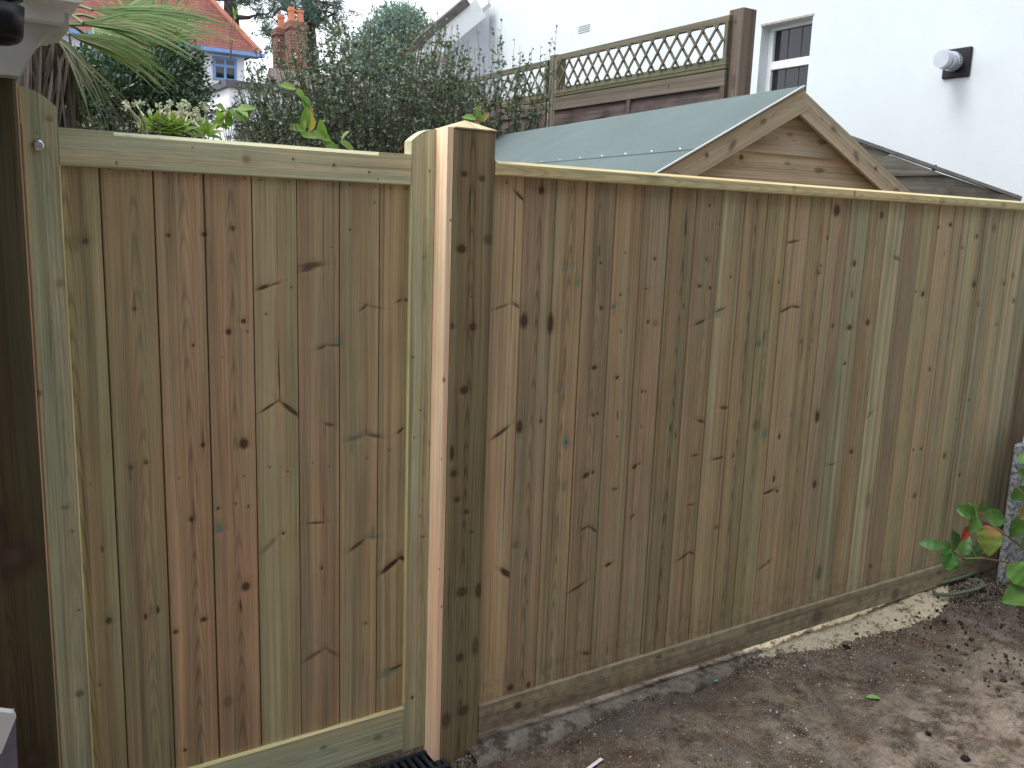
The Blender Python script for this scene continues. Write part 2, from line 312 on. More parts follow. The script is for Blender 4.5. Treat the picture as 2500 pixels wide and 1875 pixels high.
KG=[(-0.9733,1.5459,0.0069,0.0075,0,0.2,1),(-0.9718,1.556,0.0013,0.0261,0,0,0.7),(-0.8762,1.3896,0.004,0.0055,0,0.1,0.9),(-0.8758,1.4018,0.0023,0.0366,0,0,0.35),(-0.7936,1.5621,0.005,0.0051,0,0,1),(-0.7116,1.5659,0.0058,0.0059,0,0,1),(-0.6426,1.5821,0.0063,0.0069,0,0,0.8),(-0.6594,1.3272,0.007,0.0078,0,0,1.1),(-0.6219,1.3527,0.0065,0.0065,0,0,1.1),(-0.7446,1.2968,0.0034,0.0048,0,0,1),(-0.6121,1.3254,0.0026,0.0026,0,0,0.8),(-0.6758,1.2643,0.0025,0.0026,0,0,0.7),(-0.9961,1.5412,0.0119,0.0231,0,0,0.25),(-0.8997,1.0059,0.0052,0.0065,0,0.3,1),(-0.8647,1.0147,0.0047,0.0059,0,0.3,1),(-0.9019,0.9883,0.0023,0.0227,0,0.2,0.5),(-0.7284,1.0438,0.0057,0.006,0,0,1.1),(-0.7282,1.0538,0.0016,0.0301,0,0,0.6),(-0.6276,1.0363,0.0126,0.0151,0,0,1.1),(-0.7623,0.8538,0.0057,0.0068,0,0,1.1),(-0.6958,0.8181,0.0098,0.0122,0,1,1),(-0.696,0.8723,0.0052,0.0048,0,0,0.9),(-0.9717,0.8107,0.0034,0.0098,0,0,0.7),(-0.6189,0.866,0.003,0.0049,0,0,0.9),(-0.6522,0.878,0.0027,0.0049,0,0,0.8),(-0.9901,0.9757,0.0025,0.0029,0,0,0.6),(-0.7893,0.9639,0.0028,0.003,0,0,0.7),(-0.6294,0.9493,0.0027,0.0035,0,0,0.6),(-0.9655,0.6245,0.007,0.0101,0,0.1,1.1),(-0.8813,0.6158,0.0042,0.009,0,0,1),(-0.8517,0.6284,0.0037,0.0111,0,0,1),(-0.8105,0.5591,0.0069,0.0064,0,0,0.9),(-0.7397,0.577,0.0085,0.0072,0,0,1.1),(-0.6299,0.6461,0.0116,0.0138,0,0,1),(-0.6447,0.5942,0.002,0.0201,0,0,1),(-0.797,0.221,0.0055,0.0052,0,0,0.9),(-0.684,0.3278,0.013,0.017,0,0,0.45),(-0.9934,0.4609,0.0041,0.0069,0,0,0.5),(-0.5702,1.4374,0.0192,0.0042,0.31,0,1),(-0.5395,1.4458,0.0149,0.0018,0.32,0,0.8),(-0.5345,1.5713,0.0013,0.1302,0,0,0.55),(-0.5349,1.2337,0.0017,0.0615,0,0,1),(-0.4128,1.5673,0.0018,0.1409,0,0,0.6),(-0.4425,1.4938,0.0322,0.0058,0.11,0.1,0.8),(-0.4566,1.4821,0.0176,0.0042,0.2,0.2,0.9),(-0.4173,1.2774,0.0129,0.0033,0.33,0,0.8),(-0.3793,1.2808,0.0201,0.0028,-0.05,0.3,0.8),(-0.3675,1.2908,0.0081,0.0175,0,1,0.7),(-0.2982,1.3805,0.0155,0.0031,0.6,0,0.8),(-0.267,1.3815,0.0206,0.0025,-0.25,0,0.45),(-0.1948,1.3964,0.0078,0.0026,0.4,0,0.9),(-0.1708,1.3978,0.0079,0.0034,-0.19,0,0.9),(-0.1863,1.4165,0.0016,0.0394,0,0,0.6),(-0.2662,1.6588,0.003,0.0027,0,0,1),(-0.3379,1.5863,0.0029,0.0027,0,0,1),(-0.5639,1.3691,0.003,0.003,0,0,1),(-0.4964,1.4358,0.0027,0.0027,0,0,1),(-0.3878,1.5394,0.0021,0.0027,0,0,0.8),(-0.5617,1.1271,0.03,0.0027,0.52,0,1),(-0.5023,1.1158,0.038,0.0047,-0.7,0,1),(-0.5332,1.1824,0.0017,0.0516,0,0,0.9),(-0.5665,0.7499,0.0306,0.0052,0.75,0,0.4),(-0.5275,0.7771,0.005,0.0051,0,0,1),(-0.3944,1.0645,0.0151,0.0037,-0.28,0,0.7),(-0.4086,1.0524,0.0015,0.0288,0,0,0.6),(-0.4359,0.7923,0.0243,0.0027,-0.07,0,0.8),(-0.4146,0.8115,0.0019,0.0336,0,0,0.7),(-0.3222,1.0204,0.0245,0.0044,0.2,0.7,1),(-0.2643,1.0208,0.0216,0.0045,-0.31,0.4,0.9),(-0.3317,0.9934,0.0053,0.0222,0,1,0.4),(-0.3154,0.707,0.0288,0.0043,0.55,0,0.9),(-0.2641,0.7222,0.019,0.0037,-0.11,1,0.9),(-0.265,0.7342,0.0048,0.0214,0,1,0.8),(-0.1849,1.0275,0.0148,0.0033,0.55,0,1),(-0.2125,0.6266,0.0358,0.0054,0.58,0,1),(-0.1703,0.64,0.0139,0.0045,-0.77,0,1),(-0.4201,0.6579,0.0023,0.0069,0,0,1),(-0.2897,1.037,0.0015,0.0222,0,0,0.7),(-0.5616,0.9653,0.0027,0.0028,0,0,0.9),(-0.5121,0.9467,0.0028,0.0029,0,0,0.9),(-0.2874,0.9578,0.0031,0.003,0,0,0.8),(-0.4444,0.9625,0.0025,0.0025,0,0,0.8),(-0.3964,0.9464,0.0022,0.0022,0,0,0.8),(-0.2177,0.9732,0.0032,0.0027,0,0,0.8),(-0.2131,0.6249,0.0328,0.0051,0.62,0,1),(-0.1745,0.641,0.0126,0.0038,-0.38,0,1),(-0.4452,0.4023,0.0339,0.0047,0.42,0,0.6),(-0.3883,0.3979,0.0298,0.0044,-0.7,0,0.5),(-0.2163,0.2898,0.0312,0.0087,0.24,1,0.7),(-0.1895,0.3002,0.0246,0.0034,0.13,0,0.9),(-0.2874,0.463,0.0065,0.0056,0,0,0.6),(-0.4197,0.6571,0.0026,0.0061,0,0,0.9),(-0.4124,0.6097,0.0015,0.0346,0,0,0.6),(-0.2956,0.3413,0.0016,0.0493,0,0,0.5),(-1.0032,1.7082,0.0023,0.0025,0,0,0.75),(-0.9558,1.7086,0.0024,0.0025,0,0,0.75),(-0.9163,1.7078,0.0024,0.0026,0,0,0.75),(-0.8449,1.7071,0.0025,0.0026,0,0,0.75),(-0.7977,1.7046,0.0026,0.0027,0,0,0.75),(-0.7289,1.7064,0.0027,0.0027,0,0,0.75),(-0.6854,1.7052,0.0027,0.0027,0,0,0.75),(-0.6117,1.7037,0.0028,0.0028,0,0,0.75),(-0.5723,1.7018,0.0029,0.0028,0,0,0.75),(-0.5007,1.7012,0.0027,0.0025,0,0,0.75),(-0.4559,1.7022,0.0027,0.0026,0,0,0.75),(-0.3808,1.7009,0.0028,0.0026,0,0,0.75),(-0.3381,1.7024,0.0029,0.0026,0,0,0.75),(-0.2639,1.7007,0.003,0.0027,0,0,0.75),(-0.2233,1.6987,0.003,0.0027,0,0,0.75),(-0.1759,1.6996,0.0031,0.0027,0,0,0.75)]
KF=[(0.1353,1.5107,0.0018,0.2334,0,0,0.8),(0.1493,1.6945,0.0257,0.0037,-0.63,0,1),(0.098,1.3798,0.031,0.0027,0.3,0.2,0.7),(0.151,1.3835,0.0163,0.0042,-0.48,0.1,0.8),(0.2212,1.7133,0.0109,0.0117,0,0,1),(0.1778,1.3372,0.0146,0.0238,0,0,1),(0.2735,1.3257,0.0124,0.0333,0,0,0.9),(0.1014,1.7301,0.0026,0.005,0,0,0.9),(0.3198,1.4944,0.0067,0.0116,0,1,0.9),(0.3709,1.4477,0.0069,0.0165,0,1,0.8),(0.352,1.5022,0.0048,0.0116,0,1,0.5),(0.4528,1.5065,0.0045,0.0039,0,0,1),(0.4456,1.5399,0.002,0.0196,0,0,0.8),(0.4648,1.3681,0.0071,0.0073,0,0,0.9),(0.4492,1.1814,0.0103,0.0074,0,0,1.1),(0.5467,1.539,0.0047,0.0028,0,0,0.9),(0.5108,1.3719,0.0113,0.0046,0.36,0.8,0.9),(0.5116,1.3597,0.0052,0.0163,0,1,0.4),(0.5367,1.408,0.0042,0.0041,0,0,1),(0.548,1.2909,0.0026,0.0058,0,0,0.9),(0.6704,1.5206,0.0066,0.0066,0,0,0.9),(0.6419,1.4251,0.0087,0.0033,0,0.5,0.9),(0.6589,1.3184,0.005,0.0076,0,0,1),(0.6915,1.3123,0.0145,0.011,0,0,0.35),(0.7942,1.6188,0.0034,0.0249,0,0,0.8),(0.8097,1.3675,0.0029,0.0103,0,0,1),(0.8918,1.6969,0.007,0.0058,0,0,0.7),(0.8971,1.5213,0.0071,0.0094,0,0,0.6),(0.8736,1.4324,0.0089,0.0065,0,0,0.9),(0.9221,1.4254,0.006,0.0052,0,0,1),(0.8875,1.3102,0.0239,0.0039,0.31,0,0.9),(0.9396,1.6386,0.0084,0.0059,0,1,0.6),(1.0159,1.462,0.0037,0.0057,0,0,1),(0.9677,1.3398,0.0161,0.0178,0,1,0.6),(0.9789,1.3502,0.0228,0.0032,0.27,0.3,0.9),(1.1824,1.2231,0.0147,0.0197,0,1,0.7),(1.1837,1.223,0.0067,0.0084,0,0.5,0.9),(1.209,1.25,0.0047,0.0259,0,0,0.5),(0.1103,1.0066,0.0374,0.0047,0.52,0.1,1),(0.1326,0.8408,0.0019,0.1862,0,0,0.8),(0.1475,0.5586,0.0279,0.0075,-0.68,0,1.1),(0.176,1.0169,0.0112,0.0209,0,0,1.1),(0.174,0.9891,0.0056,0.0121,0,1,0.5),(0.2541,1.0276,0.0058,0.0057,0,0,0.9),(0.2534,1.0418,0.0019,0.0244,0,0,0.6),(0.1795,0.6435,0.0125,0.0144,0,0.6,0.7),(0.3205,1.1233,0.0088,0.0122,0,1,0.9),(0.3548,0.9518,0.0111,0.0244,0,1,0.9),(0.3555,0.8086,0.0091,0.0206,0,1,0.8),(0.3549,0.9497,0.004,0.0042,0,0,0.8),(0.4551,1.0291,0.0068,0.0068,0,0,1),(0.4731,1.0321,0.0047,0.0059,0,0,1),(0.4624,0.9425,0.0021,0.0863,0,0,0.5),(0.4383,0.8328,0.0142,0.0062,0.36,0,1.1),(0.4655,0.8392,0.0053,0.0061,0,0,1),(0.4456,0.6546,0.0155,0.0043,0.29,0.2,0.9),(0.4806,0.6451,0.0237,0.0039,-0.64,0,0.8),(0.543,1.1431,0.009,0.0044,0.45,0,1),(0.5537,1.019,0.0022,0.0173,0,0,1),(0.5573,0.9476,0.0038,0.0035,0,0,1),(0.5594,0.77,0.0132,0.0063,0,0,0.6),(0.5514,0.5091,0.014,0.0044,0.34,0,0.9),(0.6518,1.0893,0.0039,0.0057,0,0,1),(0.6653,1.0883,0.0034,0.0044,0,0,1),(0.6587,0.9702,0.0039,0.008,0,0,0.5),(0.6398,0.8364,0.0112,0.0058,0.55,0,1.1),(0.6622,0.8435,0.004,0.0041,0,0,1),(0.6441,0.6633,0.0117,0.0044,0.66,0.2,0.8),(0.7872,0.9532,0.003,0.0136,0,0,1),(0.815,0.9256,0.003,0.0083,0,0,1),(0.7865,0.6319,0.003,0.0238,0,0,0.6),(0.927,0.9656,0.0177,0.0044,-0.33,0,0.9),(0.9085,0.8448,0.0193,0.0034,0.05,0,0.7),(0.9107,0.6656,0.0195,0.0027,0.02,0,0.7),(0.8919,0.4763,0.0274,0.0043,0.42,0,0.8),(0.9292,0.4834,0.0154,0.0036,-0.36,0,0.8),(1.0348,1.0036,0.0194,0.0053,-0.11,0,0.8),(1.0254,0.8207,0.0284,0.0035,0.08,0,0.9),(1.0452,0.5608,0.0106,0.009,0,0,0.6),(1.1034,0.8207,0.0067,0.0098,0,0,0.7),(1.2091,0.9256,0.0206,0.0246,0,0,0.45),(1.2596,0.8874,0.0126,0.0199,0,1,1),(1.2585,0.8581,0.0084,0.017,0,1,0.6),(1.3293,0.705,0.0043,0.0155,0,0,1),(1.3046,0.6557,0.0265,0.0037,0.19,0,0.9),(1.5385,1.703,0.0206,0.0224,0,0,1),(1.8072,1.6954,0.0112,0.0166,0,0,0.9),(1.9338,1.6921,0.02,0.0199,0,1,0.35),(2.2671,1.671,0.0119,0.0094,0,0,1),(2.1859,1.6584,0.009,0.0073,0,0,0.7),(2.4678,1.6276,0.0097,0.0108,0,0,0.9),(2.3729,1.5783,0.0095,0.0075,0,0,0.6),(2.5943,1.6688,0.0202,0.0187,0,0,0.45),(1.3128,1.5856,0.0303,0.0036,0.16,0,0.9),(1.4743,1.4745,0.0087,0.0076,0,0.5,1),(1.4819,1.5011,0.0058,0.0057,0,0.4,1),(1.4713,1.4849,0.0102,0.0285,0,1,0.4),(1.5029,1.6025,0.0044,0.0066,0,0,0.8),(1.2624,1.4412,0.0047,0.0065,0,0,0.9),(1.6702,1.5094,0.01,0.0127,0,0.1,1.1),(1.6758,1.3913,0.0062,0.0169,0,0,0.7),(1.9321,1.5315,0.0273,0.0065,-0.26,0.3,0.7),(2.1342,1.3872,0.0117,0.0139,0,0,1),(2.0836,1.3969,0.0071,0.0048,0,0,0.7),(2.4953,1.4239,0.0139,0.0157,0,0,1),(2.8286,1.3479,0.0153,0.0142,0,0,0.6),(2.7953,1.4608,0.0129,0.0151,0,0,0.5),(2.552,1.3388,0.0101,0.016,0,0,0.5),(1.3097,1.344,0.0329,0.0041,0.32,0,0.9),(1.3643,1.3519,0.0262,0.0038,-0.08,0,0.9),(1.5834,1.2747,0.0084,0.01,0,0,0.8),(1.411,1.2216,0.0079,0.0098,0,0.7,1),(1.4687,1.2225,0.0059,0.0118,0,0.7,0.8),(1.4193,1.1882,0.0051,0.0443,0,0.0,0.5),(1.6809,1.2653,0.0157,0.0111,0,0.1,1.1),(1.7918,1.2804,0.0114,0.0144,0,0,1),(1.6764,1.1248,0.0079,0.0072,0,0,0.9),(2.2466,1.0673,0.0094,0.0113,0,0,0.8),(2.2501,1.549,0.0055,0.0159,0,0,0.4),(2.7193,1.2423,0.0064,0.0094,0,0,0.7),(2.73,1.4248,0.0074,0.0104,0,0,0.7),(1.5461,0.9251,0.0138,0.0249,0,0,1.1),(1.5708,0.6508,0.011,0.0162,0,0,1.1),(1.3369,0.8682,0.0057,0.0121,0,0,1),(1.3292,0.705,0.0043,0.0113,0,0,1),(1.3092,0.6581,0.0332,0.0033,0.19,0,0.8),(1.3531,0.6535,0.008,0.0073,0,0,1),(1.7775,0.7601,0.0108,0.011,0,0,1),(2.4387,0.666,0.0111,0.0146,0,0,0.8),(2.2548,0.719,0.0077,0.0071,0,0,0.9),(2.1962,0.7198,0.0066,0.0059,0,0,0.8),(2.5794,0.5603,0.0095,0.0101,0,0,0.9),(2.2497,0.5087,0.0135,0.0145,0,0,0.7),(1.3151,0.3593,0.0271,0.0039,0.4,0,0.7),(1.3419,0.3739,0.0067,0.0059,0,0,0.9),(1.6526,0.2636,0.0148,0.0344,0,0.5,1),(1.9924,0.2311,0.0082,0.0085,0,0,0.9),(1.3991,0.9469,0.0102,0.0131,0,1,0.7),(1.6582,0.7204,0.0205,0.0035,0.08,0.5,0.9),(1.9226,0.5337,0.0194,0.0347,0,0.3,0.35),(1.8696,0.9051,0.0269,0.0057,0.59,0.5,0.6),(2.5737,0.9077,0.0073,0.006,0,0,0.9),(2.4983,0.8256,0.0061,0.006,0,0,0.7),(0.1793,0.1646,0.012,0.013,0,0,1),(0.2485,0.1564,0.008,0.0118,0,0,1),(0.3048,0.1868,0.0074,0.0139,0,1,0.9),(0.3645,0.2074,0.0053,0.0167,0,1,0.6),(0.428,0.4546,0.038,0.0036,0.35,0,0.9),(0.4785,0.209,0.0194,0.0054,-0.27,0,0.8),(0.5517,0.5098,0.0141,0.0032,0.18,0,1),(0.5681,0.1947,0.0029,0.0173,0,0,0.6),(0.2323,0.4446,0.0028,0.011,0,0,0.5)]
KP=[(-0.0409,1.7445,0.0097,0.0082,0,0,1),(0.0135,1.7358,0.0107,0.0097,0,0,0.8),(-0.0441,1.5439,0.0147,0.0127,0,0,1.1),(0.0401,1.5701,0.0161,0.0157,0,0,0.6),(-0.0015,1.3268,0.0118,0.0125,0,0,1),(-0.0681,1.3316,0.0082,0.0094,0,0,0.8),(-0.0244,1.1468,0.0136,0.0128,0,0,1),(-0.0515,0.9038,0.0111,0.0117,0,0,0.9),(-0.0378,0.824,0.0095,0.0095,0,0,0.9),(-0.0064,0.7819,0.0088,0.0088,0,0,0.9),(-0.0594,0.9663,0.0068,0.0231,0,0,1.1),(0.0145,0.7166,0.0062,0.0065,0,0,0.7),(-0.0149,0.5344,0.02,0.0157,0,0,0.8),(-0.0156,0.3223,0.0126,0.0136,0,0,0.9),(0.003,0.1438,0.0194,0.0175,0,0,0.8),(0.0424,0.5268,0.0118,0.0251,0,0,0.9),(-0.0574,0.129,0.018,0.0261,0,0,0.7),(0.0378,0.3471,0.012,0.0344,0,0,0.7),(-0.0083,1.4105,0.0033,0.0029,0,0,0.7),(-0.1118,1.607,0.0004,0.0003,0,0,0.0)]
KSL=[(-1.0309,1.8108,0.006,0.006,0,0,0.5),(-1.0586,1.7755,0.0025,0.0033,0,0,0.4),(-1.0302,1.4515,0.0094,0.011,0,-0.6,0.5),(-1.088,1.2052,0.0088,0.0101,0,0,0.6),(-1.0478,0.9306,0.0076,0.0056,0,0,0.45),(-1.0345,0.8696,0.0033,0.0038,0,0,0.6),(-1.0396,0.4551,0.0102,0.0102,0,0,0.6),(-1.0299,0.6707,0.0039,0.0033,0,0,0.7)]
KSR=[(-0.1123,1.7489,0.0028,0.0034,0,0,0.8),(-0.1244,1.5167,0.0032,0.0028,0,0,0.5),(-0.1536,1.2378,0.0036,0.0033,0,0,0.8),(-0.1273,1.0828,0.0033,0.003,0,0,0.8),(-0.1457,1.0042,0.0033,0.0031,0,0,0.6),(-0.0933,0.9826,0.0059,0.0101,0,0,0.6),(-0.1118,0.7001,0.006,0.0044,0,0,0.6),(-0.1228,0.7657,0.0038,0.0056,0,0,0.5),(-0.1391,0.1923,0.0052,0.006,0,0,1)]
KTR=[(-0.9026,1.7212,0.0038,0.0046,0,0,0.6),(-0.875,1.7846,0.0038,0.0026,0,0,0.5),(-0.8106,1.785,0.0025,0.002,0,0,0.6),(-0.7355,1.7673,0.0027,0.0018,0,0,0.7),(-0.61,1.7488,0.0107,0.0098,0,-1,0.8),(-0.4935,1.7564,0.0037,0.0035,0,0,0.8),(-0.3863,1.7482,0.0038,0.0045,0,0,0.8),(-0.289,1.7366,0.0044,0.003,0,0,0.9),(-0.2631,1.7201,0.0033,0.0023,0,0,0.9)]
# ================================================================== materials
M_wood = wood_material('treated_pine', mud=0.0)
M_woodmud = wood_material('treated_pine_base', mud=.8)
M_old = wood_material('old_larch', cathK=.5, bandK=1.4, rough=.85, dark=(.03, .022, .018), bumpK=.5)
def ground_material():
    t = NT('soil'); p = t.geo().outputs['Position']; x, y, z = t.sep(p)
    big = t.noise(p, 1.6, 3, .55); mid = t.noise(p, 10.0, 9, .74); fin = t.noise(p, 60, 4, .7); vf = t.noise(p, 260, 3, .6)
    c = t.mix(t.rng(mid, .40, .60), (.100, .072, .050), (.37, .295, .22))
    c = t.mix(t.rng(t.noise(p, 3.1, 4), .5, .68), c, (.19, .125, .082))
    c = t.mix(t.rng(t.noise(t.comb(t.m('ADD', x, 4.0), y, z), 4.5, 4), .52, .7), c, (.17, .145, .12))
    pale = t.m('MULTIPLY', t.rng(t.noise(p, 5.0, 5, .7), .46, .62), t.rng(t.m('ADD', t.m('MULTIPLY', y, -1.0), t.m('MULTIPLY', x, .12)), .38, 1.0), clamp=True)
    c = t.mix(t.m('MULTIPLY', pale, .9), c, (.58, .48, .385))
    bed = t.m('MULTIPLY', t.rng(x, 2.2, 2.7), t.rng(y, -.75, -.45), clamp=True)
    c = t.mix(t.m('MULTIPLY', bed, .8), c, (.045, .028, .020))
    c = t.mix(1.0, c, t.comb(t.m('ADD', .25, t.m('MULTIPLY', fin, 1.5)), t.m('ADD', .25, t.m('MULTIPLY', fin, 1.5)), t.m('ADD', .25, t.m('MULTIPLY', fin, 1.5))), 'MULTIPLY')
    v1 = t.vor(p, 150); v2 = t.vor(p, 330)
    g1 = t.m('MULTIPLY', t.rng(v1[0], .34, .22), t.rng(t.noise(p, 24, 2), .42, .52), clamp=True)
    g2 = t.m('MULTIPLY', t.rng(v2[0], .42, .30), t.rng(t.noise(p, 9, 2), .42, .56), clamp=True)
    c = t.mix(t.m('MULTIPLY', g2, .8), c, (.44, .40, .36)); c = t.mix(t.m('MULTIPLY', g1, .9), c, (.56, .52, .47))
    d1 = t.m('MULTIPLY', t.rng(t.vor(p, 70)[0], .2, .1), t.rng(t.noise(p, 15, 2), .5, .6), clamp=True)
    c = t.mix(t.m('MULTIPLY', d1, .8), c, (.02, .014, .01))
    t.bump(t.m('ADD', fin, t.m('ADD', vf, t.m('MULTIPLY', g1, .6))), 1.0, .014)
    return t.fin(c, .95, .15)
M_soil = ground_material()
def render_material(name, col, stain=.0, rough=.85):
    t = NT(name); p = t.geo().outputs['Position']
    n = t.noise(p, 2.5, 4, .6); n2 = t.noise(p, 60, 4, .7)
    c = t.mix(t.rng(n, .3, .7), col, tuple(k*.95 for k in col))
    t.bump(n2, .25, .004); return t.fin(c, rough, .2)
M_white = render_material('white_masonry_paint', (.72, .78, .80))
M_white2 = render_material('white_render_far', (.78, .80, .84))
def concrete_material():
    t = NT('concrete'); p = t.geo().outputs['Position']; n = t.noise(p, 9, 5, .65); f = t.noise(p, 140, 4, .7)
    c = t.mix(t.rng(n, .35, .65), (.17, .145, .12), (.31, .275, .235)); c = t.mix(t.rng(f, .55, .7), c, (.36, .33, .30))
    c = t.mix(t.rng(t.noise(p, 11, 5, .75), .48, .60), c, (.10, .078, .062))
    t.bump(f, .6, .004); return t.fin(c, .95, .1)
M_conc = concrete_material()
M_upvc = simple('white_plastic', (.80, .81, .81), .35, .05, 8)
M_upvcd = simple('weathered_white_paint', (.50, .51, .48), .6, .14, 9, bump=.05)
M_blackp = simple('black_plastic', (.012, .013, .018), .35, .3, 10)
M_grate = simple('grate_plastic', (.030, .034, .045), .55, .3, 30, bump=.1)
M_dark = simple('dark_void', (.006, .006, .006), .9)
M_steel = simple('zinc_plated', (.62, .64, .68), .22, .1, 30, metal=1.0, spec=.5)
M_alu = simple('flue_metal', (.52, .54, .60), .42, .1, 20, metal=.55)
def felt_material():
    t = NT('green_mineral_felt'); p = t.obj(); n = t.noise(p, 420, 3, .8); s_ = t.noise(p, 4, 4)
    c = t.mix(t.rng(n, .3, .7), (.085, .115, .112), (.19, .232, .228)); c = t.mix(t.rng(s_, .3, .7), c, t.mix(1.0, c, (.86, .88, .90), 'MULTIPLY'))
    c = t.mix(t.rng(t.vor(p, 190)[0], .12, .07), c, (.6, .66, .68))
    t.bump(n, .4, .002); return t.fin(c, .9, .2)
M_felt = felt_material()
def glass_material(name='window_glass', col=(.012, .012, .016)):
    t = NT(name); t.bump(t.noise(t.obj(), 3.5, 2), .05, .01)
    return t.fin(col, .03, .6)
M_glass = glass_material()
def brick_material(name, a, b, mortar, s=1.0, roof=False):
    t = NT(name); p = t.obj(); x, y, z = t.sep(p)
    br = t.n('TexBrick'); vec = t.comb(t.m('ADD', x, y), z, 0.0); t.put(vec, br.inputs['Vector'])
    for k, v in (('Color1', a+(1,)), ('Color2', b+(1,)), ('Mortar', mortar+(1,))): br.inputs[k].default_value = v
    br.inputs['Scale'].default_value = s; br.inputs['Brick Width'].default_value = .24 if not roof else .18
    br.inputs['Row Height'].default_value = .078 if not roof else .085; br.inputs['Mortar Size'].default_value = .010 if not roof else .006
    c = t.mix(t.rng(t.noise(p, 2.2, 5, .7), .35, .7), br.outputs['Color'], t.mix(1.0, br.outputs['Color'], (.62, .62, .62), 'MULTIPLY'))
    t.bump(br.outputs['Fac'], -.4, .01); return t.fin(c, .85, .2)
M_tile = brick_material('red_clay_tile', (.34, .125, .092), (.23, .10, .085), (.10, .05, .04), 1.0, True)
M_brick = brick_material('orange_brick', (.29, .115, .072), (.20, .09, .065), (.3, .25, .2))
M_blue = simple('blue_paint', (.17, .29, .52), .5, .1, 5)
M_pot = simple('terracotta_pot', (.52, .20, .11), .8, .2, 6)
M_coping = simple('grey_coping', (.10, .105, .12), .8, .2, 6)
def leaf_material(name, ca, cb, cc=None, trans=.25, rough=.5, spec=.4):
    t = NT(name); r = t.geo().outputs['Random Per Island']
    c = t.mix(r, ca, cb)
    if cc: c = t.mix(t.rng(t.m('FRACT', t.m('MULTIPLY', r, 17.3)), .82, .9), c, cc)
    m = t.fin(c, rough, spec)
    tr = t.n('BsdfTranslucent'); t.put(t.mix(1.0, c, (1.3, 1.5, .7), 'MULTIPLY'), tr.inputs['Color'])
    ms = t.n('MixShader'); ms.inputs[0].default_value = trans; t.l(t.b.outputs[0], ms.inputs[1]); t.l(tr.outputs[0], ms.inputs[2]); t.l(ms.outputs[0], t.out.inputs[0])
    return m
M_bark = simple('twig_bark', (.13, .105, .085), .85, .3, 30)
M_barkd = simple('dark_bark', (.055, .045, .04), .9, .3, 12)
# ================================================================== ground
def build_ground():
    def axis(a, b, fine, lo, hi):
        pts = list(np.arange(lo, hi, fine)); q = lo; st = fine
        while q > a: st *= 1.25; q -= st; pts.insert(0, q)
        q = pts[-1]; st = fine
        while q < b: st *= 1.25; q += st; pts.append(q)
        return np.array(pts)
    xs = axis(-400, 400, .018, -.6, 3.6); ys = axis(-400, 400, .018, -1.6, .05)
    X, Y = np.meshgrid(xs, ys, indexing='ij')
    Z = np.zeros_like(X)
    for i in range(26):
        f = 2.0*1.24**i*.6; th = rng.uniform(0, 6.28); ph = rng.uniform(0, 6.28); a = .010/(1+.12*f)
        Z += a*np.sin(X*f*math.cos(th)+Y*f*math.sin(th)+ph)
    near = np.exp(-((X-1)**2+(Y+.6)**2)/20)
    Z = Z*near + rng.normal(0, .0022, Z.shape)*near
    sm = lambda a, b, t: np.clip((t-a)/(b-a), 0, 1)**2*(3-2*np.clip((t-a)/(b-a), 0, 1))
    Z += (.022*sm(1.05, 1.5, X)*sm(-.35, -.02, Y)+.022*sm(1.6, 2.6, X)*sm(-.9, -.05, Y))*near                 # ground lifts towards the bed
    Z -= .012*sm(-.30, -.10, Y)*(1-sm(1.0, 1.7, X))*near
    Z -= .006
    drain = (X < -.06) & (X > -1.2) & (Y > -.07) & (Y < .12); Z[drain] = -.06
    behind = Y > .10; Z[behind & ~drain] = -.02
    nx, ny = X.shape; V = np.stack([X.ravel(), Y.ravel(), Z.ravel()], 1)
    idx = np.arange(nx*ny).reshape(nx, ny); F = np.stack([idx[:-1,:-1], idx[1:,:-1], idx[1:,1:], idx[:-1,1:]], -1).reshape(-1, 4)
    o = link('ground', mesh_np('ground', V, F, True), M_soil); tag(o, kind='structure'); return xs, ys, Z
GX, GY, GZ = build_ground()
def gz(x, y):
    i = min(max(np.searchsorted(GX, x), 1), len(GX)-1); j = min(max(np.searchsorted(GY, y), 1), len(GY)-1); return float(GZ[i, j])
# loose chips and grit
def scatter(name, n, fpos, size, mat):
    V = []; F = []
    base = np.array([(1,0,0),(-1,0,0),(0,1,0),(0,-1,0),(0,0,1),(0,0,-1)], float)
    fs = [(0,2,4),(2,1,4),(1,3,4),(3,0,4),(2,0,5),(1,2,5),(3,1,5),(0,3,5)]
    for _ in range(n):
        q = fpos()
        if q is None: continue
        x, y = q; s = size()
        A = rng.normal(size=(3, 3)); Q, _r = np.linalg.qr(A); p = base*(s*rng.uniform(.5, 1.1, 3)); p = p@Q.T+np.array([x, y, gz(x, y)+s*.3])
        b = len(V); V += list(p); F += [tuple(b+i for i in f) for f in fs]
    return tag(link(name, mesh_np(name, V, F), mat), kind='stuff')
def chip_mat(name, a, b, c):
    t = NT(name); r = t.geo().outputs['Random Per Island']; return t.fin(t.mix(t.rng(r, .6, .9), t.mix(t.rng(r, 0, .6), a, b), c), .9, .2)
def gp():
    x = rng.uniform(-.1, 3.4); y = -rng.uniform(.03, 1.5)
    if math.sin(x*5+y*3)+math.sin(y*7-x*2)+rng.normal(0, .8) < -.2: return None
    return x, y
tag(scatter('gravel_chips', 24000, gp, lambda: float(np.clip(rng.lognormal(-6.1, .48), .0008, .007)), chip_mat('grit', (.14, .11, .09), (.34, .30, .25), (.66, .60, .52))), 'pale grit and small stone chips scattered over the bare soil', 'gravel')
def gp2():
    x = rng.uniform(1.7, 3.2); y = -rng.uniform(.02, .7); return (x, y) if rng.random() < (x-1.5)/1.6 else None
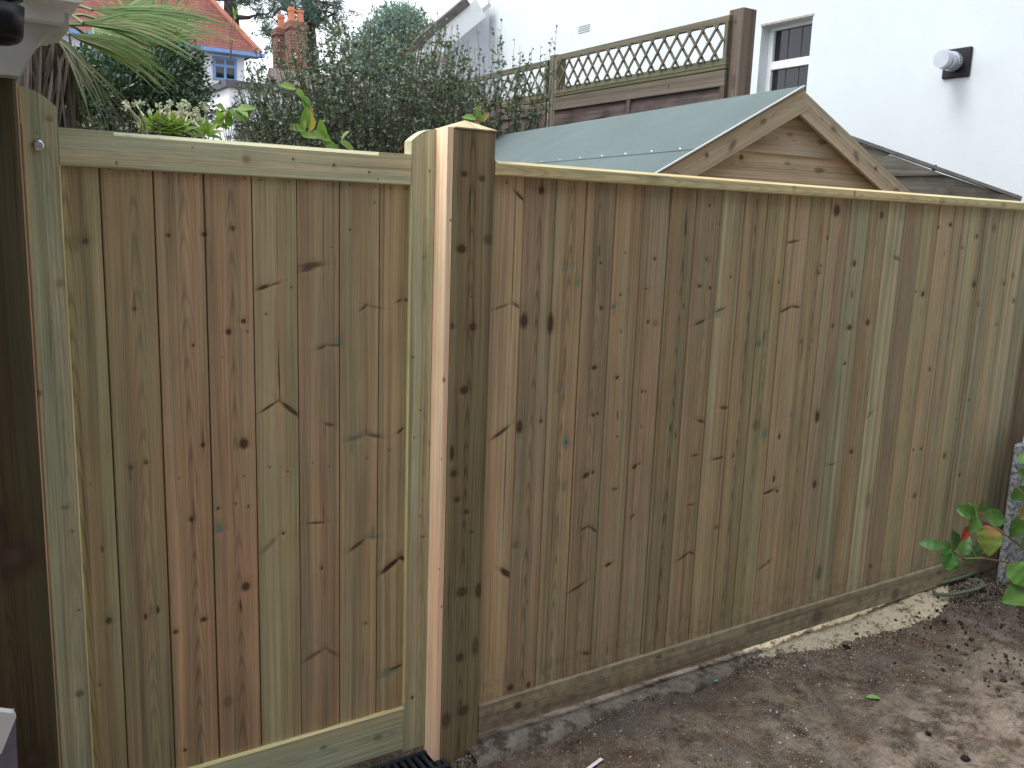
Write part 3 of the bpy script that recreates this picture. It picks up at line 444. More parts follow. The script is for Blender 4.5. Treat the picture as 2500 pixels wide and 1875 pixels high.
tag(scatter('soil_clods', 1400, gp2, lambda: float(np.clip(rng.lognormal(-5.2, .5), .002, .016)), chip_mat('clod', (.035, .023, .017), (.08, .055, .04), (.13, .09, .06))), 'dark crumbs of soil heaped at the bed by the fence end', 'soil')
def gp3():
    x = rng.uniform(1.15, 2.75); y = -abs(rng.normal(0, .09))-.03; return (x, y)
tag(scatter('sawdust_flecks', 4200, gp3, lambda: float(np.clip(rng.lognormal(-6.3, .4), .0007, .004)), chip_mat('fleck', (.40, .33, .24), (.60, .51, .38), (.80, .70, .54))), 'cream flecks of sawdust thinning out from the heap', 'sawdust')
def gp4():
    a = rng.random(); return (rng.uniform(-.09, .10), -.016-abs(rng.normal(0, .018))) if a < .5 else (rng.uniform(.05, 1.3), -.045+rng.normal(0, .022))
tag(scatter('dirt_crumbs', 2200, gp4, lambda: float(np.clip(rng.lognormal(-5.9, .5), .001, .009)), chip_mat('crumb', (.06, .045, .035), (.16, .13, .10), (.38, .34, .29))), 'dark dirt crumbs banked against the brown post base and concrete strip', 'soil')
# concrete strip under the fence
def strip():
    xs = np.arange(.02, 1.36, .015); V = []; F = []
    for i, x in enumerate(xs):
        e = (.060+.010*math.sin(x*6+1)+.006*math.sin(x*23)+.004*rng.normal())*(1 if x < 1.0 else max(.05, 1-(x-1.0)/.36))
        h = .006+.002*math.sin(x*9)+.001*math.sin(x*31)-max(0, x-1.15)*.012
        V += [(x, .06, h), (x, -e*.5, h+rng.normal(0, .0012)), (x, -e, h-.003+rng.normal(0, .0015)), (x, -e-.010, -.03)]
    for i in range(len(xs)-1):
        for k in range(3): F.append((i*4+k, i*4+k+1, i*4+k+5, i*4+k+4))
    tag(link('concrete_path', mesh_np('concrete_path', V, F, False), M_conc), kind='structure')
strip()
# sawdust heap along the fence foot
def sawdust():
    V = []; F = []; xs = np.arange(1.28, 2.62, .008); ts = np.linspace(0, 1, 16)
    for x in xs:
        wd = .060+.085*math.exp(-((x-2.25)/.28)**2)+.03*math.exp(-((x-1.75)/.3)**2)+.008*math.sin(x*31)+.006*rng.normal()
        wd *= min(1, .3+(x-1.27)*2.5)*min(1, (2.63-x)*5)
        for t in ts:
            y = .045-t*(wd+.045); g = gz(x, y)
            V.append((x, y, g+.016*(1-t)**1.3+(.0022*rng.normal() if t < .99 else -.006)+.002*math.sin(x*60+t*20)))
    n = len(ts)
    for i in range(len(xs)-1):
        for k in range(n-1): F.append((i*n+k, i*n+k+1, i*n+n+k+1, i*n+n+k))
    t = NT('sawdust'); p = t.geo().outputs['Position']; f = t.noise(p, 240, 3, .7)
    c = t.mix(t.rng(f, .3, .7), (.62, .52, .37), (.84, .74, .55)); c = t.mix(t.m('MULTIPLY', t.rng(t.noise(p, 22, 8, .85), .52, .60), .92), c, (.09, .065, .045))
    t.bump(f, .8, .004)
    o = link('sawdust_heap', mesh_np('sawdust_heap', V, F), t.fin(c, .95, .1)); tag(o, 'pale sawdust spilled along the foot of the board fence', 'sawdust', kind='stuff')
sawdust()
# ================================================================== new board fence
FT = [(168,135,108),(140,116,99),(148,126,100),(137,112,94),(143,118,96),(144,122,104),(131,112,87),(142,119,98),(150,134,108),(137,119,92),(149,133,100),(160,132,110),(147,127,98),(142,120,101),(141,141,116),(149,127,100),(162,155,128),(134,116,100),(157,141,108),(160,138,112),(136,122,103),(148,141,112),(134,122,104),(152,130,104),(156,146,124),(122,112,98),(92,86,76),(88,82,72)]  # last tones darkened: shade at the right fence end put into the colour
HC = [.1,.0,.005,.0,.01,-.01,.012,.02,.0,.0,-.01,.1,.01,.0,.1,.0,.1,.0,.01,.0,.0,.1,.0,.02,.1,.0,.0,.0]
CA = [.2,1,1,.7,.3,.3,.9,.6,.2,1,.7,.1,.8,.4,.3,.5,.2,.4,.5,.3,.5,.3,.5,.4,.2,.4,.4,.4]
X0, PW = .05128, .112
fence = empty('board_fence', (1.5, 0, 0), 'new closeboard pine fence with pale cap rail, to the right of the brown gate post', 'fence')
wd = Wood()
for i in range(27):
    xc = X0+(i+.5)*PW; dy = .0012*math.sin(i*2.7)+.0008*math.cos(i*5.1); col = tb(*FT[i])
    pr = rect(PW-.0026, .016, .0028, -abs(dy), .0008*math.sin(i*1.9))
    if i in (0, 11): pr = [(-PW/2+.0008, -.016), (PW/2-.0008, -.016), (PW/2-.0008, -.002), (.014, .0), (.004, .001), (-.01, 0), (-PW/2+.0008, -.002)]
    wd.prism(XZ(xc, 0), pr, .06, 1.77, col, [(q[0],q[1],q[2],q[3]*1.35,q[4],q[5],q[6]) if q[4] else q for q in bk(KF, xc, PW/2+.012)], seed=3.3+i*4.71, hc=HC[i], cath=CA[i], fine=.3+.5*((i*37)%7)/7)
wd.prism(XZ(X0+1.5, .012), rect(3.05, .004), .06, 1.76, tn(90, 74, 60), seed=1, cath=0)
wd.build('boarding', M_woodmud, fence)
tr = Wood()
cap = [(-.0195, -.06), (.0195, -.06), (.0195, -.003), (.0165, 0), (-.0120, 0), (-.0195, -.009)]
tr.prism(XR(1.7665, -.022), cap, .057, 2.93, tn(178, 162, 118), [( .002, .62, .012, .03, 0, 0, .3), (.0, 1.60, .014, .006, .0, 0, .6), (.004, 2.15, .012, .02, 0, 0, .35), (-.004, 1.27, .012, .012, 0, 0, .3), (0, 2.6, .01, .02, 0, 0, .3)], seed=22, hc=.004, cath=.6)
tr.build('top_rail', M_wood, fence)
br = Wood()
br.prism(XR(.090, -.009), [(-.052, -.03), (.052, -.03), (.052, -.003), (.049, 0), (-.048, 0), (-.052, -.004)], .060, 1.2495, tn(136, 126, 103), [(-.012, .205, .014, .016, 0, 0, .9), (.02, .42, .01, .02, 0, 0, .4), (-.03, .8, .008, .014, 0, 0, .7)], seed=41, hc=.02, cath=.5)
br.prism(XR(.091, -.009), [(-.052, -.03), (.052, -.03), (.052, -.003), (.049, 0), (-.048, 0), (-.052, -.004)], 1.2505, 3.0, tn(132, 124, 102), [(.01, 1.66, .03, .04, 0, 0, .7), (.02, 2.18, .028, .03, 0, 0, .7), (-.02, 2.5, .01, .02, 0, 0, .6)], seed=55, hc=-.01, cath=.6)
br.build('bottom_rail', M_woodmud, fence)
# end post, seen at the right edge
wp = Wood(); wp.prism(XZ(3.02, -.012), rect(.10, .10, .004), -.2, 1.80, tn(110, 92, 72), [(0, 1.2, .01, .012, 0, 0, .8)], seed=9)
tag(wp.build('fence_post', M_wood), 'brown square post at the far right end of the new board fence', 'fence post')
# ================================================================== gate post with batten
KPx = -.0085
gpst = empty('gate_post', (KPx, .03, 0), 'thick brown square post with pointed cap between the gate and the fence', 'gate post')
wp = Wood(); wp.prism(XZ(-.0085, -.012), rect(.131, .125, .004), -.05, 1.862, tn(118, 104, 76), bk(KP, -.0085, .09), seed=12.2, hc=-.005, cath=1., fine=1.0); wp.build('shaft', M_wood, gpst)
cp = Wood()
def pyr(cx, cy, hw, z0, z1, z2, tone):
    b = len(cp.v); P = [(cx-hw, cy-hw), (cx+hw, cy-hw), (cx+hw, cy+hw), (cx-hw, cy+hw)]
    for i in range(4):
        (a, c), (d, e) = P[i], P[(i+1)%4]
        cp.poly(((0,0,0), (1,0,0), (0,0,1), (0,1,0)), [(a, z0), (d, z0), (d, z1), (a, z1)], c, c, tone, 3, 0) if False else None
        for q in ([(a, c, z0), (d, e, z0), (d, e, z1), (a, c, z1)], [(a, c, z1), (d, e, z1), (cx, cy, z2), (cx, cy, z2)]):
            bb = len(cp.v); cp.v += q; cp.f.append(tuple(range(bb, bb+4)))
            for w_ in q: cp.wc.append((w_[0], w_[1]+w_[2], 5)); cp.tone.append(tone+(1,)); cp.hw.append((0, .5, .5)); [cp.k[j].append((50, 50, 0, 0)) for j in range(4)]
pyr(-.0085, .0505, .0655, 1.8625, 1.866, 1.892, tn(172, 150, 112)); cp.build('post_cap', M_wood, gpst)
bt = Wood(); bt.prism(XZ(-.0835, -.010), [(-.0095, -.075), (.0085, -.075), (.0085, -.001), (.0075, 0), (-.0085, 0), (-.0095, -.001)], .0, 1.864, tn(226, 190, 158), [(-.006, 1.18, .005, .008, 0, 0, .7), (.004, 1.62, .003, .004, 0, 0, .8), (-.008, .62, .002, .004, 0, 0, .9), (-.008, .95, .002, .004, 0, 0, .9), (.003, .5, .003, .004, 0, 0, .7)], seed=66, hc=.1, cath=.1, fine=.1); bt.build('batten', M_wood, gpst)
# ================================================================== gate
gate = empty('garden_gate', (-.59, .08, 0), 'new wooden side gate with pale green frame and curved shoulders', 'gate')
GTN = [(136,124,94),(132,115,90),(154,119,96),(152,117,97),(152,136,104),(146,118,98),(148,128,104),(150,130,102)]
GHC = [-.02,.01,.01,.005,.1,.1,.1,.1]; GCA = [1,.8,.9,.8,.05,.15,.1,.1]
wd = Wood(); GX0 = -.9373-.11415; GP = .11415
for i in range(8):
    xa = max(GX0+i*GP, -1.02); xb = min(GX0+(i+1)*GP, -.160); xc = (xa+xb)/2
    xr = GX0+(i+.5)*GP
    wdt = xb-xa-.0030; pr = rect(wdt, .016, .0030, 0, .0006*math.sin(i*2.2))
    if i in (4, 5, 6, 7): h = wdt/2; cc = xr-xc; pr = [(-h, -.016), (h, -.016), (h, -.002), (cc+h*.35, -.0), (cc+.002, .0012), (cc-.002, .0012), (cc-h*.35, 0), (-h, -.002)]
    wd.prism(XZ(xc, .066), pr, .10, 1.72, tb(*GTN[i]), [(q[0],q[1],q[2],q[3]*1.35,q[4],q[5],q[6]) if q[4] else q for q in bk(KG, xc, GP/2+.01)], seed=7.7+i*5.3, hc=GHC[i]+(xr-xc), cath=GCA[i], fine=[.3,.9,.8,.6,.1,.4,.2,.2][i])
wd.prism(XZ(-.59, .080), rect(.84, .003), .1, 1.71, tn(90, 74, 60), seed=1, cath=0)
wd.build('boarding', M_wood, gate)
STN = tn(156, 158, 130); STN2 = tn(168, 168, 137)
def stile(xl, xr, flip, kn, seed, z0):
    s_ = Wood(); xc = (xl+xr)/2; h = (xr-xl)/2
    pr = [(-h, -.045), (h, -.045), (h, -.003), (h-.003, 0), (-h+.003, 0), (-h, -.003)]
    s_.prism(XZ(xc, .056), pr, z0, 1.7905, STN, bk(kn, xc, h+.01), seed=seed, hc=.012, cath=.35, fine=.4)
    out_ = [(-h, 1.7905), (h, 1.7905)]
    arc = []
    zt, zs = (1.868, 1.832)
    for i in range(9):
        a = i/8; arc.append((-h+2*h*a, zt-(zt-zs)*(a**2.0)))
    if not flip: pts = out_+[(h, zs)]+[q for q in arc[::-1]][1:]
    else: pts = out_+[(-q[0], q[1]-.006) for q in arc]
    s_.poly(((xc, .056, 0), (1,0,0), (0,0,1), (0,1,0)), pts, 0, .045, STN, seed, .012, .35, .4, knots=[(-h+.055, 1.806, .008, .008, 0, 0, .4)] if not flip else ())
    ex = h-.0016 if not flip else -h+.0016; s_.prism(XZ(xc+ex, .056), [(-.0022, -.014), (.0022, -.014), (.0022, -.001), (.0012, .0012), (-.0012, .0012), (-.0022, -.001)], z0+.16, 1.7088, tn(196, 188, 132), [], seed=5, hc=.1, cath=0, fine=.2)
    s_.build('stile', M_wood, gate)
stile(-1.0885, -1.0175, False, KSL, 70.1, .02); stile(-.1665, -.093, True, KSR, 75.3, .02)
g_ = Wood()
# top rail with stopped chamfer on its upper front edge
g_.prism(XR(1.7495, .0562), [(-.0405, -.04), (.0405, -.04), (.0405, -.003), (.0375, 0), (-.0405, 0)], -1.0174, -.905, STN2, rk([k for k in KTR if k[0] < -.905], 1.7495), seed=33, hc=.01, cath=.35, fine=.4)
g_.prism(XR(1.7495, .0562), [(-.0405, -.04), (.0405, -.04), (.0405, -.003), (.0375, 0), (-.0315, 0), (-.0405, -.010)], -.905, -.262, STN2, rk([k for k in KTR if -.905 < k[0] < -.262], 1.7495), seed=33, hc=.01, cath=.35, fine=.4)
g_.prism(XR(1.7495, .0562), [(-.0405, -.04), (.0405, -.04), (.0405, -.003), (.0375, 0), (-.0405, 0)], -.262, -.1666, STN2, rk([k for k in KTR if k[0] > -.262], 1.7495), seed=33, hc=.01, cath=.35, fine=.4)
g_.build('top_rail', M_wood, gate)
g_ = Wood(); g_.prism(XR(.094, .0562), [(-.072, -.04), (.066, -.04), (.066, -.003), (.063, 0), (-.064, 0), (-.072, -.008)], -1.0174, -.1666, tn(156, 158, 130), [(-.02, -.42, .006, .012, 0, 0, .6), (.0, -.25, .01, .016, 0, 0, .5)], seed=38, hc=.0, cath=.6, fine=.5)
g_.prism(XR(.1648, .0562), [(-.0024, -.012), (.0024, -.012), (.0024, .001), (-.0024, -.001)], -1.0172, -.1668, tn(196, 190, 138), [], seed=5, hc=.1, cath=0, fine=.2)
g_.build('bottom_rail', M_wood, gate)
b_ = MB(); bc = PY(92.5, 355, .056)
for k in range(6):
    a0 = k*math.pi/12; a1 = (k+1)*math.pi/12
    b_.cyl((bc[0], .0555-.007*math.sin(a0), bc[2]), (bc[0], .0555-.007*math.sin(a1), bc[2]), .0135*math.cos(a0), max(.0135*math.cos(a1), .0006), 20, caps=False)
b_.build('bolt_head', M_steel, gate, smooth=True)
# ================================================================== hinge post on the left
hp = empty('hinge_post', (-1.16, 0, 0), 'dark brown post at the left edge carrying the gate, eave shade put into its tone', 'gate post')
wp = Wood(); wp.prism(XZ(-1.18, -.005), rect(.166, .10, .006), -.05, 1.879, tn(64, 56, 38), [(.02, .85, .05, .05, 0, 0, .9), (-.02, .93, .03, .03, 0, 0, .7), (.03, .35, .03, .04, 0, 0, .7), (.0, 1.3, .02, .3, 0, 0, .3)], seed=19, hc=0, cath=.8, fine=1.); wp.build('shaft', M_wood, hp)  # shade of the eave is painted into this dark tone
wp = Wood(); wp.prism(XZ(-1.1045, .045), rect(.028, .05, .002), .0, 1.872, tn(178, 138, 108), [(.004, 1.5, .004, .006, 0, 0, .5)], seed=29, hc=.1, cath=.1); wp.build('batten', M_wood, hp)
# ================================================================== drain channel at the gate threshold
dr = empty('drain_channel', (-.45, .0, 0), 'black slotted drain grating in front of the gate bottom', 'drain')
d_ = MB(); x0_, x1_, y0_, y1_ = -1.15, -.060, -.052, .055
d_.box((x0_, y0_, -.012), (x1_, y0_+.014, .004)); d_.box((x0_, y1_-.014, -.012), (x1_, y1_, .004)); d_.box((x1_-.012, y0_+.014, -.012), (x1_, y1_-.014, .004))
x = x1_-.032
while x > x0_+.02:
    d_.box((x-.0, y0_+.014, -.010), (x+.011, y1_-.014, .0025)); x -= .0235
d_.build('grating', M_grate, dr, bevel=.0012)
d_ = MB(); d_.box((x0_, y0_+.002, -.09), (x1_, y1_-.002, -.075)); d_.box((x0_, y0_-.004, -.09), (x1_, y0_+.001, .0)); d_.box((x0_, y1_-.001, -.09), (x1_, y1_+.004, .0)); d_.build('trough', M_dark, dr)
# ================================================================== shed behind the fence
aY = .42; apex = PY(1735*K, 188*K, aY); far = PZ(1210, 333, apex[2]); rd = far-apex; rd[2] = 0; L0 = np.linalg.norm(rd); rd /= L0
sx = np.array([rd[1], -rd[0], 0]); slope = .548; LEN = L0+.06
shed = empty('garden_shed', tuple(apex[:2])+(0,), 'wooden shed with grey-green felt roof behind the board fence', 'shed')
def SP(a, b, z): return apex*np.array([1,1,0])+sx*a+rd*b+np.array([0,0,z])
def slab(name, sgn, b0, b1, a0, a1, th, lift, mat):
    m_ = MB(); top = lambda a: apex[2]-slope*a+lift
    vs = [SP(sgn*a0, b0, top(a0)-th), SP(sgn*a1, b0, top(a1)-th), SP(sgn*a1, b1, top(a1)-th), SP(sgn*a0, b1, top(a0)-th), SP(sgn*a0, b0, top(a0)), SP(sgn*a1, b0, top(a1)), SP(sgn*a1, b1, top(a1)), SP(sgn*a0, b1, top(a0))]
    m_.hexa(vs); return m_.build(name, mat, shed)
W2 = .98
slab('roof_deck', -1, .012, LEN-.01, .0, W2, .012, -.006, M_old); slab('roof_deck', 1, .012, LEN-.01, .0, W2, .012, -.006, M_old)
aLap = np.dot(PY(1530*K, 325*K, aY+.05)-apex, sx)
slab('roof_felt', -1, -.004, LEN, .44, W2+.01, .0045, .0, M_felt)
slab('roof_felt', -1, -.004, LEN, -.002, .52, .004, .0046, M_felt)
slab('roof_felt', 1, .016, LEN, .002, W2+.01, .004, .0, M_felt)
for k in range(14):
    nl = MB(); b = .12+k*.2; a = .508; q = SP(-a, b, apex[2]-slope*a+.0046); nl.cyl(q, q+np.array([0, 0, .003]), .0045, .003, 8); nl.build('felt_nail', M_steel, shed)
edge = MB(); edge.bar(SP(-.0, -.008, apex[2]+.004), SP(-W2, -.008, apex[2]-slope*W2+.004), .008, .006); edge.build('felt_edge', M_upvc, shed)
th = math.atan(slope)
for sgn in (-1, 1):
    w_ = Wood(); V_ = sx*sgn*math.cos(th)-np.array([0, 0, math.sin(th)]); U_ = sx*sgn*math.sin(th)+np.array([0, 0, math.cos(th)])
    o = SP(0, .0 if sgn < 0 else .004, apex[2]-.008)-U_*.043; hw_ = .043
    pr = [(-hw_, -.018), (hw_, -.018), (hw_, 0), (-hw_, 0)]
    # mitred at the apex: clip by starting where the centre line meets the joint
    w_.prism((o, U_, V_, -rd), pr, -.001 if sgn < 0 else .003, 1.16, tn(158, 142, 120) if sgn < 0 else tn(160, 144, 124), [(.01, .24, .01, .02, 0, 0, .6), (-.01, .42, .012, .03, .5, 0, .6), (.01, .55, .01, .01, 0, 0, .8), (.0, .72, .02, .02, .4, 0, .5)], seed=50+sgn, hc=.01, cath=.5)
    ob = w_.build('barge_board', M_wood, shed)
w_ = Wood(); zb_ = apex[2]-.03-.10; ztop = apex[2]-.02
zs = [ztop-.19*k for k in range(1, 12)]
z_hi = ztop
for k in range(11):
    z_lo = 2.055-.118*k if k else 2.055
    hh = (apex[2]-z_lo)/slope
    hh2 = max((apex[2]-z_hi)/slope, .003)
    hh = min(hh, .93); hh2 = min(hh2, .93)
    f_ = lambda a, z, d: tuple(SP(a, .055+d, z))
    seedk = 11*k+2
    vs = [f_(-hh, z_lo, -.012), f_(hh, z_lo, -.012), f_(hh2, z_hi, .0), f_(-hh2, z_hi, .0)]
    uvs = [(z_lo-z_hi, -hh), (z_lo-z_hi, hh), (0, hh2), (0, -hh2)]
    kn = {0: ((-.05, -.14, .02, .03, 0, 0, .5)), 1: (-.06, -.22, .014, .05, .2, 0, .7), 2: (-.03, -.25, .012, .012, 0, 0, .9)}.get(k, (-.06, .3, .01, .02, 0, 0, .6))
    for q, uv in ((vs, uvs), ([f_(-hh, z_lo, -.012), f_(hh, z_lo, -.012), f_(hh, z_lo, .0), f_(-hh, z_lo, .0)], uvs)):
        b = len(w_.v); w_.v += q; w_.f.append(tuple(range(b, b+4)))
        for (u, v) in uv:
            w_.wc.append((u, v, seedk)); w_.tone.append(tn(*[(160,144,116), (162,146,128), (168,146,122), (155,138,116)][k%4])+(1,)); w_.hw.append((-.06, .6, .5))
            w_.k[0].append(((u-kn[0])/kn[2], (v-kn[1])/kn[3], kn[5], kn[6])); w_.k[1].append(((u+.06)/.012, (v-.18)/.03, 0, .6)); w_.k[2].append(((u+.04)/.008, (v+.0)/.02, 0, .5)); w_.k[3].append((50, 50, 0, 0))
    z_hi = z_lo+.006
w_.build('gable_cladding', M_wood, shed)
m_ = MB()
for sgn in (-1, 1): m_.hexa([SP(sgn*.90, .07, 0), SP(sgn*.92, .07, 0), SP(sgn*.92, LEN-.06, 0), SP(sgn*.90, LEN-.06, 0), SP(sgn*.90, .07, 1.66), SP(sgn*.92, .07, 1.66), SP(sgn*.92, LEN-.06, 1.66), SP(sgn*.90, LEN-.06, 1.66)])
m_.hexa([SP(-.9, LEN-.08, 0), SP(.9, LEN-.08, 0), SP(.9, LEN-.06, 0), SP(-.9, LEN-.06, 0), SP(-.9, LEN-.08, 1.66), SP(.9, LEN-.08, 1.66), SP(.9, LEN-.06, 1.66), SP(-.9, LEN-.06, 1.66)])
M_plain = simple('shed_side_wood', (.24, .155, .10), .85, .2, 12)
m_.build('side_wall', M_plain, shed)
# ================================================================== old trellis fence beyond the shed
TX = 2.85
tf = empty('trellis_fence', (TX, 3, 0), 'old weathered fence of lapped brown panels topped by diamond trellis', 'fence')
def TPt(px, py): return PX(px, py, TX)
pA0, pA1 = TPt(1568*K, 30*K), TPt(1607*K, 12*K)      # big brown post
pB0 = TPt(1186*K, 118*K)
yA = pA0[1]; yB = pB0[1]
w_ = Wood(); zt1 = PX(1590*K, 11*K, TX-.04)[2]
w_.prism(((TX+.03, yA-.055, 0), (0, -1, 0), (0, 0, 1), (-1, 0, 0)), rect(.12, .11, .006), .3, zt1, tn(92, 76, 68), [(0, 2.85, .01, .01, 0, 0, .6), (.02, 2.5, .02, .05, 0, 0, .5)], seed=81, fine=.8)
w_.build('post', M_old, tf)
w_ = Wood(); w_.prism(((TX+.02, yB-.03, 0), (0, -1, 0), (0, 0, 1), (-1, 0, 0)), rect(.10, .09, .005), .3, TPt(1195*K, 117*K)[2], tn(84, 78, 66), [], seed=84, fine=.8); w_.build('post', M_old, tf)
FYX = lambda z: ((TX, 0, z), (0, 0, -1), (0, 1, 0), (-1, 0, 0))
def section(y0, y1, z_t0, z_t1, z_p, z_b, nd, far=False):
    """y0 nearer, y1 farther; trellis between z_t0 (bottom) and z_t1 (top)"""
    w_ = Wood(); t_ = tn(88, 84, 70)
    for z in (z_t1-.02, z_t0+.016): w_.prism(FYX(z), rect(.042, .03, .002), y0, y1, tn(86, 84, 68) if z < z_t1-.03 else t_, [], seed=random.uniform(0, 90), fine=.9, cath=.3)
    for y in (y0+.018, y1-.018): w_.prism(((TX, y, 0), (0, -1, 0), (0, 0, 1), (-1, 0, 0)), rect(.03, .028, .002), z_t0+.035, z_t1-.039, t_, [], seed=random.uniform(0, 90), fine=.9)
    H = z_t1-.035-(z_t0+.03); za, zb = z_t0+.03, z_t1-.035; step = .118; run = H*.80
    y = y0-run
    while y < y1:
        for sg, dx in ((1, -.004), (-1, -.013)):
            ya, yb = (y, y+run) if sg > 0 else (y+run, y)
            a = np.array([TX+dx-.004, ya, za]); b = np.array([TX+dx-.004, yb, zb])
            lo, hi = y0+.03, y1-.03                             # clip to the frame
            def clip(p, q, lim, ge):
                if (p[1]-lim)*(1 if ge else -1) >= 0: return p
                tt = (lim-p[1])/(q[1]-p[1]); return p+(q-p)*tt
            if max(ya, yb) <= lo+.01 or min(ya, yb) >= hi-.01: continue
            a2 = clip(clip(a, b, lo, True), b, hi, False); b2 = clip(clip(b, a, lo, True), a, hi, False)
            d = b2-a2; ln = np.linalg.norm(d)
            if ln < .03: continue
            d /= ln; w_.prism((a2, np.cross(d, (1, 0, 0)), d, (-1, 0, 0)), rect(.0165, .008, .001), 0, ln, tn(80, 75, 62), [], seed=random.uniform(0, 90), fine=.9, cath=.2)
        y += step
    w_.build('trellis', M_old, tf)
    w_ = Wood()
    hb = .095; w_.prism(FYX(z_t0-.006-.012), rect(.022, .05, .003), y0, y1, tn(80, 82, 54), [], seed=61, fine=1)
    w_.prism(FYX(z_p-hb/2), rect(hb, .02, .003, 0), y0, y1, tn(84, 74, 66), [(0, y0+.5, .008, .01, 0, 0, .8)], seed=62+y0, fine=1)
    for y in (y0+.02, (y0+y1)/2): w_.prism(((TX+.001, y, 0), (0, -1, 0), (0, 0, 1), (-1, 0, 0)), rect(.04, .02, .002), z_b, z_p-hb-.001, tn(76, 64, 56), [], seed=64, fine=1)
    w_.build('panel_frame', M_old, tf)
    # waney lapped boards
    V = []; F = []; z = z_p-hb+.02; k = 0; L_ = MB()
    while z > z_b:
        h = .125; n = 26; ph = random.uniform(0, 6)
        lowf = lambda y: z-h+.010*math.sin(y*4+ph)+.006*math.sin(y*13+ph*2)-.014*math.exp(-((y-y0-.9-.3*math.sin(ph))/.05)**2)
        ys_ = np.linspace(y0, y1, n)
        vs = []
        for y in ys_: vs += [(TX+.022, y, z), (TX+.008, y, lowf(y)), (TX+.018, y, lowf(y)-.001)]
        fs = []
        for i in range(n-1):
            for j in range(2): fs.append((i*3+j, i*3+j+1, i*3+j+4, i*3+j+3))
        L_.add(vs, fs); z -= .105; k += 1
    L_.build('lap_boards', M_lap, tf)
def lap_mat(name, a, b):
    t = NT(name); p = t.geo().outputs['Position']; x, y, z = t.sep(p)
    n = t.noise(t.comb(t.m('MULTIPLY', x, 3.0), t.m('MULTIPLY', y, 3.0), t.m('MULTIPLY', z, 60.0)), 1, 4, .65); n2 = t.noise(p, 5, 4, .6)
    c = t.mix(t.rng(n, .3, .7), a, b); c = t.mix(t.rng(n2, .5, .7), c, t.mix(1.0, c, (.6, .58, .62), 'MULTIPLY'))
    t.bump(n, .5, .004); return t.fin(c, .9, .15)
M_lap = lap_mat('brown_lap_boards', (.060, .045, .042), (.14, .110, .10))
M_lapg = lap_mat('grey_lap_boards', (.16, .145, .12), (.33, .31, .26))
zT1 = (TPt(1774, 32)[2]+TPt(1365, 138)[2])/2; zT0 = (TPt(1357, 232)[2]+TPt(1765, 150)[2])/2; zP = zT0-.035
section(yA-.03, yB-.085, zT0, zT1, zP, .6, 18)
section(yB+.02, yB+1.85, zT0-.02, zT1-.02, zP-.02, .6, 18)
# ================================================================== sloping grey fence piece on the right behind the new fence
Dv = np.array([.84, -.5426, 0]); Nv = np.array([-.5426, -.84, 0]); Q0 = np.array([3.0, .8, 0])
def PP(px, py, off=0.0):
    v = ray(px, py); return CAM+v*(((Q0+Nv*off-CAM)@Nv)/(v@Nv))
sf = empty('sloping_fence_piece', (3.2, .6, 0), 'grey weathered lapped panel with sloping top beside the shed gable', 'fence')
def quad_slab(name, pts, th, mat, parent):
    m_ = MB(); f = [PP(*q) for q in pts]; b = [p-Nv*th for p in f]; n = len(f)
    m_.add(f+b, [tuple(range(n)), tuple(range(n, 2*n))[::-1]]+[(i, (i+1)%n, n+(i+1)%n, n+i) for i in range(n)]); return m_.build(name, mat, parent)
e = 1.0
def cr(x, y): return (1800+x*.31646, y*.31646)
for i, (poly, off) in enumerate([([cr(860,1075), cr(975,1118), cr(1180,1190), cr(1150,1215), cr(1000,1200), cr(860,1190)], .0), ([cr(860,1190), cr(1000,1196), cr(1110,1208), cr(1190,1196), cr(1610,1352), cr(1140,1358), cr(860,1358)], .012), ([cr(860,1352), cr(1140,1350), cr(1610,1350), cr(2060,1502), cr(1750,1508), cr(860,1512)], .0), ([cr(860,1506), cr(1740,1503), cr(2060,1500), cr(2190,1540), cr(2200,1900), cr(860,1900)], .012)]):
    m_ = MB(); f = [PP(*q, off) for q in poly]; b = [PP(*q, off-.012) for q in poly]; n = len(f)
    m_.add(f+b, [tuple(range(n)), tuple(range(n, 2*n))[::-1]]+[(j, (j+1)%n, n+(j+1)%n, n+j) for j in range(n)]); m_.build('lap_board', M_lapg, sf)
m_ = MB(); m_.bar(PP(*cr(862, 1058)), PP(*cr(2185, 1530)), .03, .017, up=tuple(np.cross(Dv, Nv))); m_.build('capping_bar', simple('grey_bar', (.24, .225, .22), .8, .2, 20), sf)
for a in (cr(945, 1108), cr(1520, 1300), cr(2150, 1530)): m_ = MB(); q = PP(*a); m_.box(tuple(q-np.array([.007, .01, .012])), tuple(q+np.array([.007, .01, .018]))); m_.build('bracket', M_coping, sf)
# ================================================================== white house on the right
HX = 5.0
house = empty('white_house', (HX, 3, 0), 'tall white rendered house wall filling the upper right', 'house')
cy_ = PX(1058*K, 5*K, HX)[1]; PR = lambda x, y: PX(x, y, HX)
wl = PR(*cr(190, 202)); wr = PR(*cr(585, 122)); wy0, wy1 = wr[1], wl[1]; wz1 = (wl[2]+wr[2])/2; wz0 = wz1-1.12
m_ = MB()
def wallbox(y0, y1, z0, z1): m_.box((HX, y0, z0), (HX+.3, y1, z1))
wallbox(-5, wy0, -.1, 7.5); wallbox(wy1, cy_, -.1, 7.5); wallbox(wy0, wy1, -.1, wz0); wallbox(wy0, wy1, wz1, 7.5)
m_.build('wall', M_white, house)
m_ = MB(); m_.box((HX+.3, -5, -.1), (HX+7, cy_-.01, 7.48)); m_.build('house_core', M_white, house)
m_ = MB(); m_.box((HX-.35, -5.2, 7.5), (HX+7, cy_+.2, 7.62)); m_.build('roof', M_coping, house)
